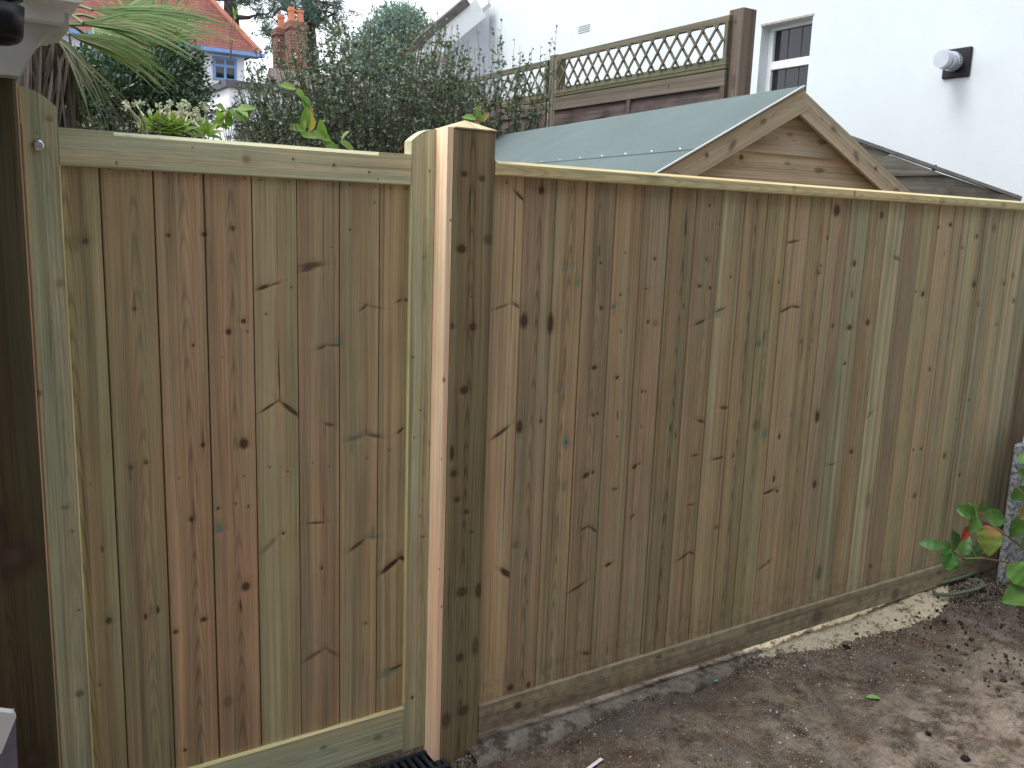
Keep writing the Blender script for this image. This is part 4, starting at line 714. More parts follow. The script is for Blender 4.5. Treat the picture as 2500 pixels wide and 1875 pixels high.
# window
wn = MB(); fx = HX+.10; zz = lambda x, y: PX(*cr(x, y), fx)[2]
z_h0 = (zz(245, 243)+zz(573, 185))/2; z_h1 = (zz(237, 483)+zz(553, 430))/2; z_h2 = (zz(233, 545)+zz(548, 498))/2; fw = .055
wn.box((fx, wy0, z_h0), (fx+.06, wy1, wz1)); wn.box((fx, wy0, wz0), (fx+.06, wy1, wz0+fw)); wn.box((fx, wy0, wz0+fw), (fx+.06, wy0+fw*.8, z_h0)); wn.box((fx, wy1-fw, wz0+fw), (fx+.06, wy1, z_h0)); wn.box((fx, wy0+fw*.8, z_h2), (fx+.06, wy1-fw, z_h1))
win = wn.build('window', M_upvc, house, bevel=.004)
for a, b in ((z_h1, z_h0), (wz0+fw, z_h2)):
    g = MB(); g.box((fx+.03, wy0+fw*.8, a), (fx+.038, wy1-fw, b)); g.build('pane', M_glass, win)
ld = MB()
for f_ in (.36, .68):
    y = wy0+fw*.8+(wy1-fw-wy0-fw*.8)*f_
    for a, b in ((z_h1, z_h0), (wz0+fw, z_h2)): ld.box((fx+.026, y-.003, a), (fx+.0295, y+.003, b))
ld.build('lead_strip', simple('lead_grey', (.07, .07, .075), .6), win)
m_ = MB(); m_.box((HX-.006, wy0-.01, wz1), (HX+.002, wy1+.01, wz1+.018)); m_.build('window_head', simple('stained_edge', (.42, .38, .33), .9, .3, 30), house)
# air brick
a0 = PR(672*.31646+1200, 222*.31646); a1 = PR(760*.31646+1200, 225*.31646)
m_ = MB(); yy0, yy1 = a1[1], a0[1]; zc = (a0[2]+a1[2])/2+.0
for k in range(4): z = zc-.033+k*.022; m_.box((HX-.004, yy0, z-.0035), (HX+.001, yy1, z+.0035))
m_.build('air_brick', simple('air_brick_grey', (.30, .29, .27), .9, .2, 30), house)
# boiler flue
pc = [PR(*cr(*q)) for q in ((1612, 385), (1825, 360), (1795, 592), (1583, 612))]
fy0 = (pc[1][1]+pc[2][1])/2; fy1 = (pc[0][1]+pc[3][1])/2; fz1 = (pc[0][2]+pc[1][2])/2; fz0 = (pc[2][2]+pc[3][2])/2
m_ = MB(); m_.box((HX-.022, fy0, fz0), (HX, fy1, fz1)); fl = m_.build('flue_plate', simple('slate_black', (.022, .022, .028), .55, .2, 9), house, bevel=.008)
fc = np.array([HX, (fy0+fy1)/2, (fz0+fz1)/2+.004]); R_ = .066
m_ = MB(); m_.cyl(fc-np.array([.022, 0, 0]), fc-np.array([.055, 0, 0]), R_*.8, n=28)
for k in range(18):
    a = 2*math.pi*k/18; c0 = fc+np.array([-.05, math.cos(a)*R_*.95, math.sin(a)*R_*.95]); m_.bar(c0, c0+np.array([-.035, 0, 0]), .008, .008)
m_.cyl(fc-np.array([.085, 0, 0]), fc-np.array([.092, 0, 0]), R_*1.03, n=28); m_.cyl(fc-np.array([.092, 0, 0]), fc-np.array([.15, 0, 0]), R_*.86, n=28)
m_.cyl(fc-np.array([.15, 0, 0]), fc-np.array([.156, 0, 0]), R_*1.0, n=28)
m_.cyl(fc-np.array([.158, 0, 0]), fc-np.array([.21, 0, 0]), R_*.9, n=28); m_.build('flue_terminal', M_alu, house)
m_ = MB(); m_.cyl(fc-np.array([.055, 0, 0]), fc-np.array([.085, 0, 0]), R_*.7, n=20); m_.build('flue_core', M_dark, house)
# rear gable wing facing the camera side, with its verge
gy = cy_+.15
def G(px, py, off=0.0): return PY(px, py, gy-off)
def cq(x, y): return (600+x*.31646, y*.31646)
m_ = MB()
corner = G(1058*K, 0); poly = [(corner[0]+.05, -1), (corner[0]+.05, G(*cq(1875, -260))[2]), (G(*cq(1860, 30))[0], G(*cq(1860, 40))[2]), (G(*cq(1310, 520))[0], G(*cq(1310, 520))[2]), (G(*cq(1310, 520))[0], -1)]
m_.prism(poly, 'y', gy, gy+.3); m_.build('gable_wall', M_white2, house)
def strip2(name, p0, p1, w0, off, th, mat):
    a = G(*p0, off); b = G(*p1, off); m_ = MB(); d = (b-a)/np.linalg.norm(b-a); nn = np.cross(d, (0, 1, 0)); nn = nn if nn[2] > 0 else -nn
    o = [a, b, b-nn*w0, a-nn*w0]; m_.hexa([p for p in o]+[p+np.array([0, th, 0]) for p in o]); return m_.build(name, mat, house)
strip2('barge_board', cq(1775, -10), cq(1240, 420), .25, .32, .05, M_upvc)
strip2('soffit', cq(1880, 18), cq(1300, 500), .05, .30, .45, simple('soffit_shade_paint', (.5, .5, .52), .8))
strip2('roof_verge', cq(1700, -20), cq(1200, 400), .10, .36, .12, simple('grey_roof_tile', (.12, .105, .10), .9, .3, 12, bump=.3))
# ================================================================== distant red-roofed house
def H24(px, py, Y=24.0): return PY(px*K, py*K, Y)
dh = empty('red_roofed_house', (5, 24, 0), 'distant white house with hipped red tile roof and blue window', 'house')
e0 = H24(562, 117); e1 = H24(380, 92); ez = e0[2]; ap = H24(390, -70); LX = H24(100, 95)[0]
m_ = MB(); rY = 24.0; xr_, xl_ = e0[0], LX
hx = H24(445, 0); k_ = (ap[2]-ez)
rx = ap[0]; ry = rY+(xr_-rx)
m_.add([(xl_, rY, ez), (xr_, rY, ez), (xr_, rY+8, ez), (xl_, rY+8, ez), (rx, ry, ap[2]+.9), (xl_+3, ry, ap[2]+.9)], [(0, 1, 4, 5), (1, 2, 4), (2, 3, 5, 4), (3, 0, 5), (0, 3, 2, 1)]); m_.build('roof', M_tile, dh)
m_ = MB(); m_.cyl((xr_, rY, ez+.03), (rx, ry, ap[2]+.93), .09, n=8); m_.build('hip_tiles', simple('hip_red', (.38, .15, .10), .8, .2, 4), dh)
m_ = MB(); m_.box((xl_+.3, rY+.35, 0), (xr_-.35, rY+7.6, ez-.02)); m_.build('wall', M_white2, dh)
m_ = MB(); m_.box((xl_, rY-.12, ez-.10), (xr_+.1, rY+.0, ez+.0)); m_.box((xl_+.1, rY, ez-.10), (xr_, rY+.35, ez-.06)); m_.build('fascia', M_blue, dh)
a = H24(457, 110); b = H24(510, 168); wy_ = rY+.35
a = PY(459*K, 122*K, wy_); b = PY(511*K, 166*K, wy_); m_ = MB(); f = .07
zt_, zb2 = ez-.16, b[2]-.15; xm = (a[0]+b[0])/2; zm = zt_-(zt_-zb2)*.36
for q in ((a[0], b[0], zt_-f, zt_), (a[0], b[0], zb2, zb2+f), (a[0], b[0], zm-f/2, zm+f/2)): m_.box((q[0], wy_-.04, q[2]), (q[1], wy_-.002, q[3]))
for xx in (a[0], xm-f/2, b[0]-f): m_.box((xx, wy_-.045, zb2), (xx+f, wy_-.003, zt_))
w2 = m_.build('window', M_blue, dh); m_ = MB(); m_.box((a[0]+.01, wy_-.02, zb2+.01), (b[0]-.01, wy_-.006, zt_-.01)); m_.build('pane', M_glass, w2)
m_ = MB(); pv = H24(440, 98); m_.cyl((pv[0], rY+.6, pv[2]), (pv[0], rY+.6, pv[2]+.75), .06, n=8); m_.build('vent_pipe', M_coping, dh)
# flat-roofed annex in front of it
an = empty('flat_roofed_annex', (3.2, 18, 0), 'low white flat-roofed building with grey coping in front of the red roofed house', 'building')
A0 = PY(500*K, 190*K, 17.0); A1 = PY(730*K, 222*K, 17.0); m_ = MB(); zc_ = A0[2]
m_.box((A0[0], 17.0, 0), (A1[0]+3, 21, zc_-.34)); m_.build('wall', M_white2, an)
m_ = MB(); m_.box((A0[0]-.07, 16.93, zc_-.42), (A1[0]+3, 21.05, zc_)); m_.build('parapet', M_white2, an)
m_ = MB(); m_.box((A0[0]-.16, 16.84, zc_), (A1[0]+3.1, 21.1, zc_+.14)); m_.build('coping', M_coping, an)
# two chimney stacks
for (x, y0, wd_, hh, lab, Y, np_) in ((612, 60, .42, 5, 'dark red brick chimney with a single pot', 26.0, 1), (645, 46, .52, 5, 'bright orange brick chimney with two pots behind the shrub', 25.0, 2)):
    p = PY(x*K, y0*K, Y); ch = empty('chimney', (p[0], Y, 0), lab, 'chimney', 'chimneys beyond the shrubs'); m_ = MB()
    m_.box((p[0]-wd_/2, Y, 0), (p[0]+wd_/2, Y+wd_, p[2])); m_.box((p[0]-wd_/2-.04, Y-.04, p[2]-.22), (p[0]+wd_/2+.04, Y+wd_+.04, p[2]-.08)); m_.build('stack', M_brick, ch)
    for k in range(np_):
        xx = p[0]+(0 if np_ == 1 else (-.13 if k == 0 else .14)); m_ = MB(); m_.cyl((xx, Y+wd_/2, p[2]), (xx, Y+wd_/2, p[2]+(.42 if k == 0 else .36)), .11, .095, 12); m_.cyl((xx, Y+wd_/2, p[2]+.30), (xx, Y+wd_/2, p[2]+.37), .12, .12, 12); m_.build('chimney_pot', M_pot, ch)
rb = empty('brown_tile_roof', (6, 24, 0), 'low brown tiled roof between the annex and the big shrub', 'roof')
q0 = PY(560*K, 185*K, 22); q1 = PY(660*K, 150*K, 22); m_ = MB(); m_.add([(q0[0], 22, q0[2]-.6), (q1[0]+3, 22, q0[2]-.6), (q1[0]+3, 25, q1[2]+.4), (q0[0]+1.2, 25, q1[2]+.4), (q0[0], 22, 0), (q1[0]+3, 22, 0), (q1[0]+3, 25, 0), (q0[0]+1.2, 25, 0)], [(0,1,2,3), (4,7,6,5), (0,4,5,1), (1,5,6,2), (2,6,7,3), (3,7,4,0)]); m_.build('roof_slope', simple('brown_tile', (.17, .13, .12), .9, .25, 3), rb)
# ================================================================== house eave at the left, added blocks out of view
oh = empty('house_eave_corner', (-1.4, 0, 0), 'white moulded gutter and curved eave bracket above the left gate post', 'eave')
Ye = -.05
def E2(x, y): p = PY(x, y, Ye); return (p[0], p[2])
m_ = MB(); g0 = E2(36, -40); g1 = E2(188, 33)
def rrect(x0, z0, x1, z1, r, n=5):
    pts = []
    for cx, cz, a0 in ((x1-r, z0+r, -90), (x1-r, z1-r, 0), (x0+r, z1-r, 90), (x0+r, z0+r, 180)):
        for i in range(n): a = math.radians(a0+90*i/(n-1)); pts.append((cx+r*math.cos(a), cz+r*math.sin(a)))
    return pts
m_.prism(rrect(g0[0], g1[1], g1[0], 2.16, .012), 'y', -.16, .22); m_.prism(rrect(g0[0]+.012, g1[1]-.003, g1[0]-.012, g1[1]+.02, .010), 'y', -.145, .2)
m_.build('gutter', M_upvc, oh, smooth=False)
m_ = MB(); p0 = E2(42, 52); p1 = E2(150, 30); m_.prism(rrect(p0[0], p0[1], p1[0], p1[1]+.02, .006), 'y', -.10, .22); m_.build('gutter_outlet', M_upvc, oh)
prof = [E2(*q) for q in ((-150, 30), (150, 34), (166, 36), (167, 74), (160, 79), (120, 82), (104, 95), (88, 116), (72, 142), (58, 166), (46, 188), (20, 184), (-150, 178))]
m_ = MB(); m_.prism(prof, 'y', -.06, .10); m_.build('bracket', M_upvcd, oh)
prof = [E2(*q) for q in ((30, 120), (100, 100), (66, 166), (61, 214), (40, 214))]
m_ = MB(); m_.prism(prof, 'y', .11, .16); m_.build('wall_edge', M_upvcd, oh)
oh2 = empty('downpipe', (-1.15, -.1, 0), 'black plastic downpipe end under the white gutter, top left corner', 'pipe')
pp = [PY(-70, -60, -.17), PY(-10, -30, -.17), PY(4, 10, -.17), PY(4, 84, -.17)]
m_ = MB(); m_.tube(pp, [.038, .038, .038, .036], 20); pe = pp[-1]
for k in range(4):
    a0 = k*math.pi/8; a1 = (k+1)*math.pi/8; m_.cyl(pe-np.array([0, 0, .02*math.sin(a0)]), pe-np.array([0, 0, .02*math.sin(a1)]), .036*math.cos(a0), max(.001, .036*math.cos(a1)), 20, caps=False)
m_.build('pipe', M_blackp, oh2, smooth=True)
hw = empty('added_shade_block', (-3, -5, 0), 'unseen building added behind the viewer to shade the lower fence', 'house')
m_ = MB(); m_.box((-9, -9.0, -.05), (4.3, -3.2, 5.8)); m_.box((-5, .0, -.05), (-1.29, 3.2, 2.3)); m_.build('wall', simple('shade_block_surface', (.17, .155, .14), .9, .2, 5), hw)  # unseen masses added behind the viewer and beside the hinge post to block sky
m_ = MB(); m_.box((-9.3, -9.3, 5.8), (4.5, -2.95, 5.92)); m_.build('roof', M_coping, hw)
# pale plastic box at the lower left
bx = empty('white_meter_box', (-1.2, -.15, .4), 'pale lilac plastic box edge at the lower left corner', 'box')
def B2(x, y, o=0): p = PY(x*K, y*K, -.12+o); return p
m_ = MB(); pts = [B2(-60, 1530), B2(28, 1541), B2(35, 1549), B2(3, 1628), B2(-60, 1640)]
m_.add([p for p in pts]+[p+np.array([0, .02, 0]) for p in pts], [(0,1,2,3,4), (9,8,7,6,5)]+[(i, (i+1)%5, 5+(i+1)%5, 5+i) for i in range(5)]); m_.build('lid', M_upvc, bx)
m_ = MB(); pts = [B2(-60, 1600, .021), B2(34, 1552, .021), B2(42, 1750, .021), B2(-60, 1750, .021)]
m_.add([p for p in pts]+[p+np.array([0, .05, 0]) for p in pts], [(0,1,2,3), (7,6,5,4)]+[(i, (i+1)%4, 4+(i+1)%4, 4+i) for i in range(4)]); m_.build('body', simple('lilac_grey_plastic', (.22, .22, .28), .5), bx)
# ================================================================== foliage generators
def leaves_mesh(P, D, N, L, Wd, fold=.25):
    """many pointed leaves: P base, D direction, N up normal, L length, Wd width -> kite of 4 tris"""
    n = len(P); D = D/np.linalg.norm(D, axis=1, keepdims=True); S = np.cross(D, N); S /= np.linalg.norm(S, axis=1, keepdims=True)+1e-9; Nn = np.cross(S, D)
    L = L[:, None]; W_ = Wd[:, None]
    a = P; b = P+D*L*.45+S*W_*.5+Nn*W_*fold; c = P+D*L; d = P+D*L*.45-S*W_*.5+Nn*W_*fold; e = P+D*L*.5
    V = np.stack([a, b, c, d, e], 1).reshape(-1, 3); i = np.arange(n)[:, None]*5
    F = np.concatenate([i+np.array([[0, 1, 4]]), i+np.array([[1, 2, 4]]), i+np.array([[4, 2, 3]]), i+np.array([[0, 4, 3]])], 1).reshape(-1, 3)
    return V, F
def tubes_mesh(A, B, ra, rb, n=4):
    A = np.asarray(A, float); B = np.asarray(B, float); d = B-A; d /= np.linalg.norm(d, axis=1, keepdims=True)+1e-9
    t = np.where(np.abs(d[:, 2:3]) < .9, np.array([[0, 0, 1.]]), np.array([[1., 0, 0]])); r = np.cross(d, t); r /= np.linalg.norm(r, axis=1, keepdims=True); u = np.cross(d, r)
    V = []
    for P_, R_ in ((A, ra), (B, rb)):
        for k in range(n): a = 2*math.pi*k/n; V.append(P_+(r*math.cos(a)+u*math.sin(a))*np.asarray(R_)[:, None])
    V = np.stack(V, 1).reshape(-1, 3); m = len(A); i = np.arange(m)[:, None]*2*n
    F = np.concatenate([i+np.array([[k, (k+1)%n, n+(k+1)%n, n+k]]) for k in range(n)], 1).reshape(-1, 4); return V, F
def rdir(n, up=0.0):
    d = rng.normal(size=(n, 3)); d[:, 2] += up; return d/np.linalg.norm(d, axis=1, keepdims=True)
def arching_shrub(name, label, cat, tips, base, mat, stem, leafL, nl=9, twigs=13, spread=.5, group=None, berry=None, twlen=.13):
    o = empty(name, tuple(base), label, cat, group); LP = []; LD = []; LL = []; TA = []; TB = []; RA = []; RB = []
    for tp in tips:
        tp = np.asarray(tp, float); b = np.array(base)+np.array([rng.uniform(-.3, .3)*spread*2, rng.uniform(-.2, .2), 0])
        b[0] = b[0]*.7+tp[0]*.3; b[0] += rng.normal(0, .12)
        m1 = b+(tp-b)*.55+np.array([-(tp[0]-base[0])*.12, 0, .10])+rng.normal(0, .03, 3)
        ts = np.linspace(0, 1, 15)[:, None]; cv = (1-ts)**2*b+2*ts*(1-ts)*m1+ts**2*tp
        cv[1:-1] += rng.normal(0, .007, (13, 3))
        TA += list(cv[:-1]); TB += list(cv[1:]); rr = np.linspace(.008, .0012, 15); RA += list(rr[:-1]); RB += list(rr[1:])
        # leaves on the shoot itself
        for q in range(26):
            t = rng.uniform(.45, 1.0)*14; i = min(int(t), 13); p = cv[i]+(cv[i+1]-cv[i])*(t-i); dr = (cv[i+1]-cv[i]); dr /= np.linalg.norm(dr)
            LP.append(p); LD.append(dr*.35+rng.normal(0, .7, 3)); LL.append(leafL*rng.uniform(.6, 1.15))
        for q in range(twigs):
            t = rng.uniform(.30, .97)*14; i = min(int(t), 13); p = cv[i]; dr = cv[i+1]-cv[i]; dr /= np.linalg.norm(dr)
            td = dr*.55+rng.normal(0, .6, 3); td /= np.linalg.norm(td); ln = twlen*rng.uniform(.4, 1.2)*(1.15-t/20); e_ = p+td*ln; mid = (p+e_)/2+rng.normal(0, .006, 3)
            TA += [p, mid]; TB += [mid, e_]; RA += [.0018, .0012]; RB += [.0012, .0007]
            for k in range(nl):
                s = (k+.6)/nl; pp_ = p+(e_-p)*s; LP.append(pp_); LD.append(td*.35+rng.normal(0, .75, 3)); LL.append(leafL*rng.uniform(.55, 1.1))
    LP = np.array(LP); LD = np.array(LD); LL = np.array(LL); N = rdir(len(LP), 1.2)
    V, F = leaves_mesh(LP, LD, N, LL, LL*.62); link('foliage', mesh_np('foliage', V, F), mat, o)
    V, F = tubes_mesh(TA, TB, RA, RB, 3); link('branches', mesh_np('branches', V, F), stem, o)
    if berry is not None:
        bm_ = MB()
        for c in berry:
            for _ in range(6):
                p = np.array(c)+rng.normal(0, .022, 3); bm_.cyl(p-np.array([0, 0, .004]), p+np.array([0, 0, .004]), .0045, .003, 6)
        tag(bm_.build('berries', simple('red_berry', (.40, .03, .03), .35, .2, 30), o), kind='stuff')
    return o
M_cot = leaf_material('cotoneaster_leaf', (.065, .098, .060), (.19, .24, .165), (.34, .38, .30), .18, .45, .5)
top = [(498,225),(512,180),(530,130),(550,95),(580,75),(610,70),(645,55),(685,40),(715,5),(735,15),(760,30),(800,45),(840,40),(880,25),(905,20),(935,20),(960,35),(985,55),(1010,80),(1040,110)]
def tipset(top, n, Y0, Y1, drop=.9, ybot=300, pw=1.3):
    out = []
    for _ in range(n):
        i = rng.integers(0, len(top)-1); f = rng.random(); x = top[i][0]+(top[i+1][0]-top[i][0])*f; yt = top[i][1]+(top[i+1][1]-top[i][1])*f
        y = yt+(ybot-yt)*drop*rng.random()**pw; out.append(PY(x*K, y*K, rng.uniform(Y0, Y1)))
    return out
tips = tipset(top, 540, 2.9, 4.0, .9, 300, 1.35)
arching_shrub('cotoneaster_shrub', 'large grey-green small-leaved shrub behind the gate top', 'shrub', tips, (1.2, 3.4, .3), M_cot, M_bark, .031, 9, 13,
    berry=[PY(x*K, y*K, 3.0) for x, y in ((980, 238), (1012, 245), (1042, 284), (1048, 276), (952, 135), (940, 350), (1030, 262), (870, 320))])
top2 = [(1000,120),(1025,75),(1040,100),(1055,90),(1075,70),(1085,95),(1110,110),(1120,95),(1130,100),(1155,105),(1165,140),(1175,130)]
tips2 = tipset(top2, 70, 3.15, 3.5, .95, 300, 1.0)+[PY(x*K, y*K, 3.3) for x, y in ((1203, 52), (1195, 75), (1212, 120), (1180, 112), (1168, 95), (1084, 40), (1030, 60), (1068, 62), (1112, 84), (1150, 100), (1185, 150), (1160, 190), (1150, 230))]
arching_shrub('cotoneaster_shrub', 'looser twiggy shrub with upright shoots in front of the trellis', 'shrub', tips2, (2.15, 3.35, .3), M_cot, M_bark, .030, 9, 11, spread=.35, twlen=.11)
top3 = [(150,262),(185,245),(215,225),(240,235),(262,215),(285,240),(320,250),(360,262),(430,262),(480,250),(520,262),(560,262)]
arching_shrub('low_cotoneaster', 'low wispy grey-green shrub just above the gate rail, left side', 'shrub', tipset(top3[:8], 60, 1.0, 1.6, .8, 300, 1.0), (-.55, 1.3, .3), M_cot, M_bark, .018, 9, 10, twlen=.09)
arching_shrub('low_cotoneaster', 'low twiggy shrub between the white flower heads and the large shrub', 'shrub', tipset([(470,275),(500,268),(530,255),(580,245),(640,262),(700,280)], 55, 1.6, 2.3, .8, 320, 1.0), (.35, 1.9, .3), M_cot, M_bark, .020, 9, 10, twlen=.1)
def blob_bush(name, label, cat, clumps, n, mat, L, aspect=.5, stem=M_barkd, base=None, up=.4, group=None, surf=.55):
    o = empty(name, tuple(base), label, cat, group); P = []; cc = []; wts = np.array([r**2 for _, r in clumps]); wts = wts/wts.sum()
    ci = rng.choice(len(clumps), n, p=wts); d = rdir(n); rr = (surf+(1-surf)*rng.random(n))**1.0
    for i in range(n): c, r = clumps[ci[i]]; P.append(np.array(c)+d[i]*r*rr[i]*(1+.25*math.sin(d[i][0]*9)*math.sin(d[i][2]*8+ci[i])))
    P = np.array(P); D = d*.8+rdir(n, up)*.8; LL = L*rng.uniform(.6, 1.2, n); V, F = leaves_mesh(P, D, rdir(n, 1.0), LL, LL*aspect); link('foliage', mesh_np('foliage', V, F), mat, o)
    A = []; B = []; RA = []; RB = []
    for c, r in clumps:
        c = np.array(c); b = np.array(base); mid = (b+c)/2+rng.normal(0, r*.15, 3)
        A += [b, mid]; B += [mid, c]; RA += [r*.07+.006, r*.05+.004]; RB += [r*.05+.004, r*.025+.002]
        for k in range(7): e_ = c+rdir(1)[0]*r*.95; A.append(c); B.append(e_); RA.append(r*.02+.002); RB.append(.0015)
    V, F = tubes_mesh(A, B, RA, RB, 5); link('branches', mesh_np('branches', V, F), stem, o); return o
M_holly = leaf_material('dark_evergreen_leaf', (.026, .058, .032), (.065, .12, .06), (.12, .18, .12), .12, .35, .6)
def cl(L, Y): return [(tuple(PY(x*K, y*K, Y+rng.uniform(-.4, .4))), r) for x, y, r in L]
blob_bush('evergreen_bush', 'dark glossy evergreen bush between the palm and the annex', 'bush', cl([(385,130,.17),(405,165,.14),(370,170,.27),(345,200,.36),(310,155,.26),(330,235,.38),(385,215,.24),(425,112,.05),(290,200,.36),(260,240,.38),(220,200,.34),(200,250,.38),(365,112,.13),(428,150,.07),(390,250,.24),(240,165,.28),(170,235,.3),(415,240,.14),(180,190,.3),(415,135,.08),(280,150,.22)], 4.6), 24000, M_holly, .042, .45, base=(0, 4.6, 0.2), surf=.4)
# ---------------- palm
M_palm = leaf_material('palm_leaf', (.12, .20, .075), (.24, .34, .13), (.34, .33, .17), .25, .5, .4)
M_palmd = leaf_material('dead_palm_leaf', (.07, .055, .045), (.20, .17, .14), None, .1, .9, .1)
def strips(S, mat, name, parent):
    V = []; F = []
    for pts, wdt, nrm in S:
        pts = np.array(pts); n = len(pts); d = np.gradient(pts, axis=0); s_ = np.cross(d, nrm); s_ /= np.linalg.norm(s_, axis=1, keepdims=True)+1e-9
        t = np.linspace(0, 1, n); wv = wdt*np.minimum(1, (1-t)*2.2+.06)*np.minimum(1, t*6+.35); b = len(V)
        nn = np.cross(s_, d); nn /= np.linalg.norm(nn, axis=1, keepdims=True)+1e-9
        for i in range(n): V += [pts[i]-s_[i]*wv[i]/2, pts[i]-nn[i]*wv[i]*.25, pts[i]+s_[i]*wv[i]/2]
        for i in range(n-1):
            for k in (0, 1): F.append((b+i*3+k, b+i*3+k+1, b+i*3+k+4, b+i*3+k+3))
    return link(name, mesh_np(name, V, F), mat, parent)
def fan(c, axis, nrm, R, n=34, spread=2.6, droop=.25, wdt=.035):
    c = np.array(c, float); axis = np.array(axis, float); axis /= np.linalg.norm(axis); nrm = np.array(nrm, float); side = np.cross(axis, nrm); side /= np.linalg.norm(side); out = []
    for i in range(n):
        a = -spread/2+spread*i/(n-1)+rng.normal(0, .02); d = axis*math.cos(a)+side*math.sin(a); L = R*(1-.25*abs(a)/(spread/2)**1.0*.6)*rng.uniform(.9, 1.05); pts = []
        for k in range(8): t = k/7; pts.append(c+d*L*t+np.array([0, 0, -droop*L*max(0, t-.35)**2*1.6])+nrm*math.sin(t*3)*.02*(-1)**i)
        out.append((pts, wdt, nrm))
    return out
pm = empty('fan_palm', tuple(PY(90*K, 240*K, 3.4)*np.array([1,1,0])), 'fan palm with drooping fronds and shaggy dead skirt at the left', 'palm')
YP = 3.4; crown = PY(95*K, 60*K, YP)
m_ = MB(); tb = PY(92*K, 330*K, YP); m_.tube([tb*np.array([1,1,0]), tb, crown-np.array([0, 0, .05])], [.11, .10, .09], 14); m_.build('trunk', simple('palm_fibre', (.075, .050, .038), .95, .4, 40, bump=.8), pm)
V_ = np.array([FW[0], FW[1], 0]); V_ /= np.linalg.norm(V_)
def petiole(a, b, sag=.0):
    a = np.array(a); b = np.array(b); return [(a+(b-a)*t+np.array([0, 0, sag*math.sin(t*math.pi)])) for t in np.linspace(0, 1, 6)]
tA = []; leafS = []
fans = [((322, 100), (.05, 0, 1), .46, 2.7, .1, YP+.1), ((240, 55), (.9, 0, .45), .42, .9, .3, YP-.2), ((180, 50), (1, -.1, .12), .62, .5, .3, YP-.4), ((200, 22), (1, 0, .08), .8, .3, .15, YP-.3), ((345, 80), (.5, .1, .7), .3, 1.8, .3, YP+.4), ((205, 95), (.6, .3, .25), .40, 1.8, .3, YP+.3), ((150, 75), (.9, -.1, -.15), .55, .4, .35, YP-.2)]
for (c, ax, R, sp, dr_, Y) in fans:
    c3 = PY(c[0]*K, c[1]*K, Y); tA.append(petiole(crown, c3, .06)); leafS += fan(c3, ax, -V_+np.array([0, 0, .5]), R, int(10+sp*10), sp, dr_, .017)
strips(leafS, M_palm, 'fronds', pm)
m_ = MB()
for p in tA: m_.tube(p, .009, 5)
m_.build('petioles', simple('petiole_green', (.16, .19, .09), .6), pm)
dead = []; thin = []
for _ in range(110):
    a = crown+np.array([rng.uniform(-.1, .12), rng.uniform(-.15, .1), rng.uniform(-.25, .0)]); o_ = np.array([rng.normal(-.03, .05), rng.normal(0, .06), 0]); L = rng.uniform(.35, .75)
    dead.append(([a+o_*t*1.4+np.array([0, 0, -L*t]) for t in np.linspace(0, 1, 7)], .016, -V_))
for _ in range(20):
    a = crown+np.array([.05, -.1, -.06]); e_ = PY(rng.uniform(200, 330)*K, rng.uniform(230, 310)*K, 2.9); m1 = PY(rng.uniform(140, 190)*K, rng.uniform(95, 130)*K, 3.0)
    thin.append(([(1-t)**2*a+2*t*(1-t)*m1+t*t*e_ for t in np.linspace(0, 1, 10)], .011, -V_))
strips(dead, M_palmd, 'dead_fronds', pm); strips(thin, leaf_material('olive_frond', (.05, .065, .03), (.13, .14, .075), None, .1, .7, .2), 'drooping_fronds', pm)
# ---------------- white-flowered fatsia
fa = empty('fatsia', tuple(PY(370*K, 320*K, 1.6)*np.array([1,1,0])), 'pale cream flower heads on branching stalks above lime leaves', 'plant')
heads = [(315,258),(352,253),(402,250),(428,246),(446,258),(452,272),(480,262),(500,275),(438,290),(460,285),(346,272),(328,266),(390,264),(410,280),(422,266),(300,243),(303,262),(388,293),(370,285),(398,275),(495,290),(470,298),(290,250),(336,250)]
heads = [((x-300)*1.0+0, y) for x, y in heads]
F_ = [(968,800),(985,835),(1045,800),(1090,795),(1165,865),(1225,810),(1310,795),(1285,835),(1225,880),(1290,880),(1385,815),(1420,790),(1450,820),(1400,870),(1450,870),(1515,850),(1560,810),(1590,840),(1520,890),(1485,890),(1545,925),(1390,910),(1440,930),(1340,880),(1065,965),(1420,965),(1560,980),(1250,870),(1370,880),(1500,940)]
root = [(1150,1000),(1150,1010),(1420,1010),(1560,985)]
ms = MB(); M_crm = simple('cream_flower', (.62, .64, .44), .7)
for i, (x, y) in enumerate(F_):
    p = PY(x*.31646, y*.31646, 1.5+rng.uniform(-.1, .1)); rt = min(((1150,990),(1180,940),(1300,990),(1420,975),(1550,960)), key=lambda q: abs(q[0]-x)*1.0); b = PY(rt[0]*.31646, (rt[1]+30)*.31646, 1.5)
    mid = (p+b)/2+rng.normal(0, .012, 3); ms.tube([b, mid, p], [.0045, .003, .002], 5)
    fs_ = MB()
    for d in rdir(26): fs_.cyl(p, p+d*.014, .0006, .0018, 4)
    fs_.build('flower_head', M_crm, fa)
ms.build('flower_stalks', simple('cream_stalk', (.52, .55, .34), .6), fa)
def lobed(c, R, nrm, n=8):
    S = []
    for i in range(n): a = 2*math.pi*i/n+.2; S.append(a)
    return S
LM = MB()
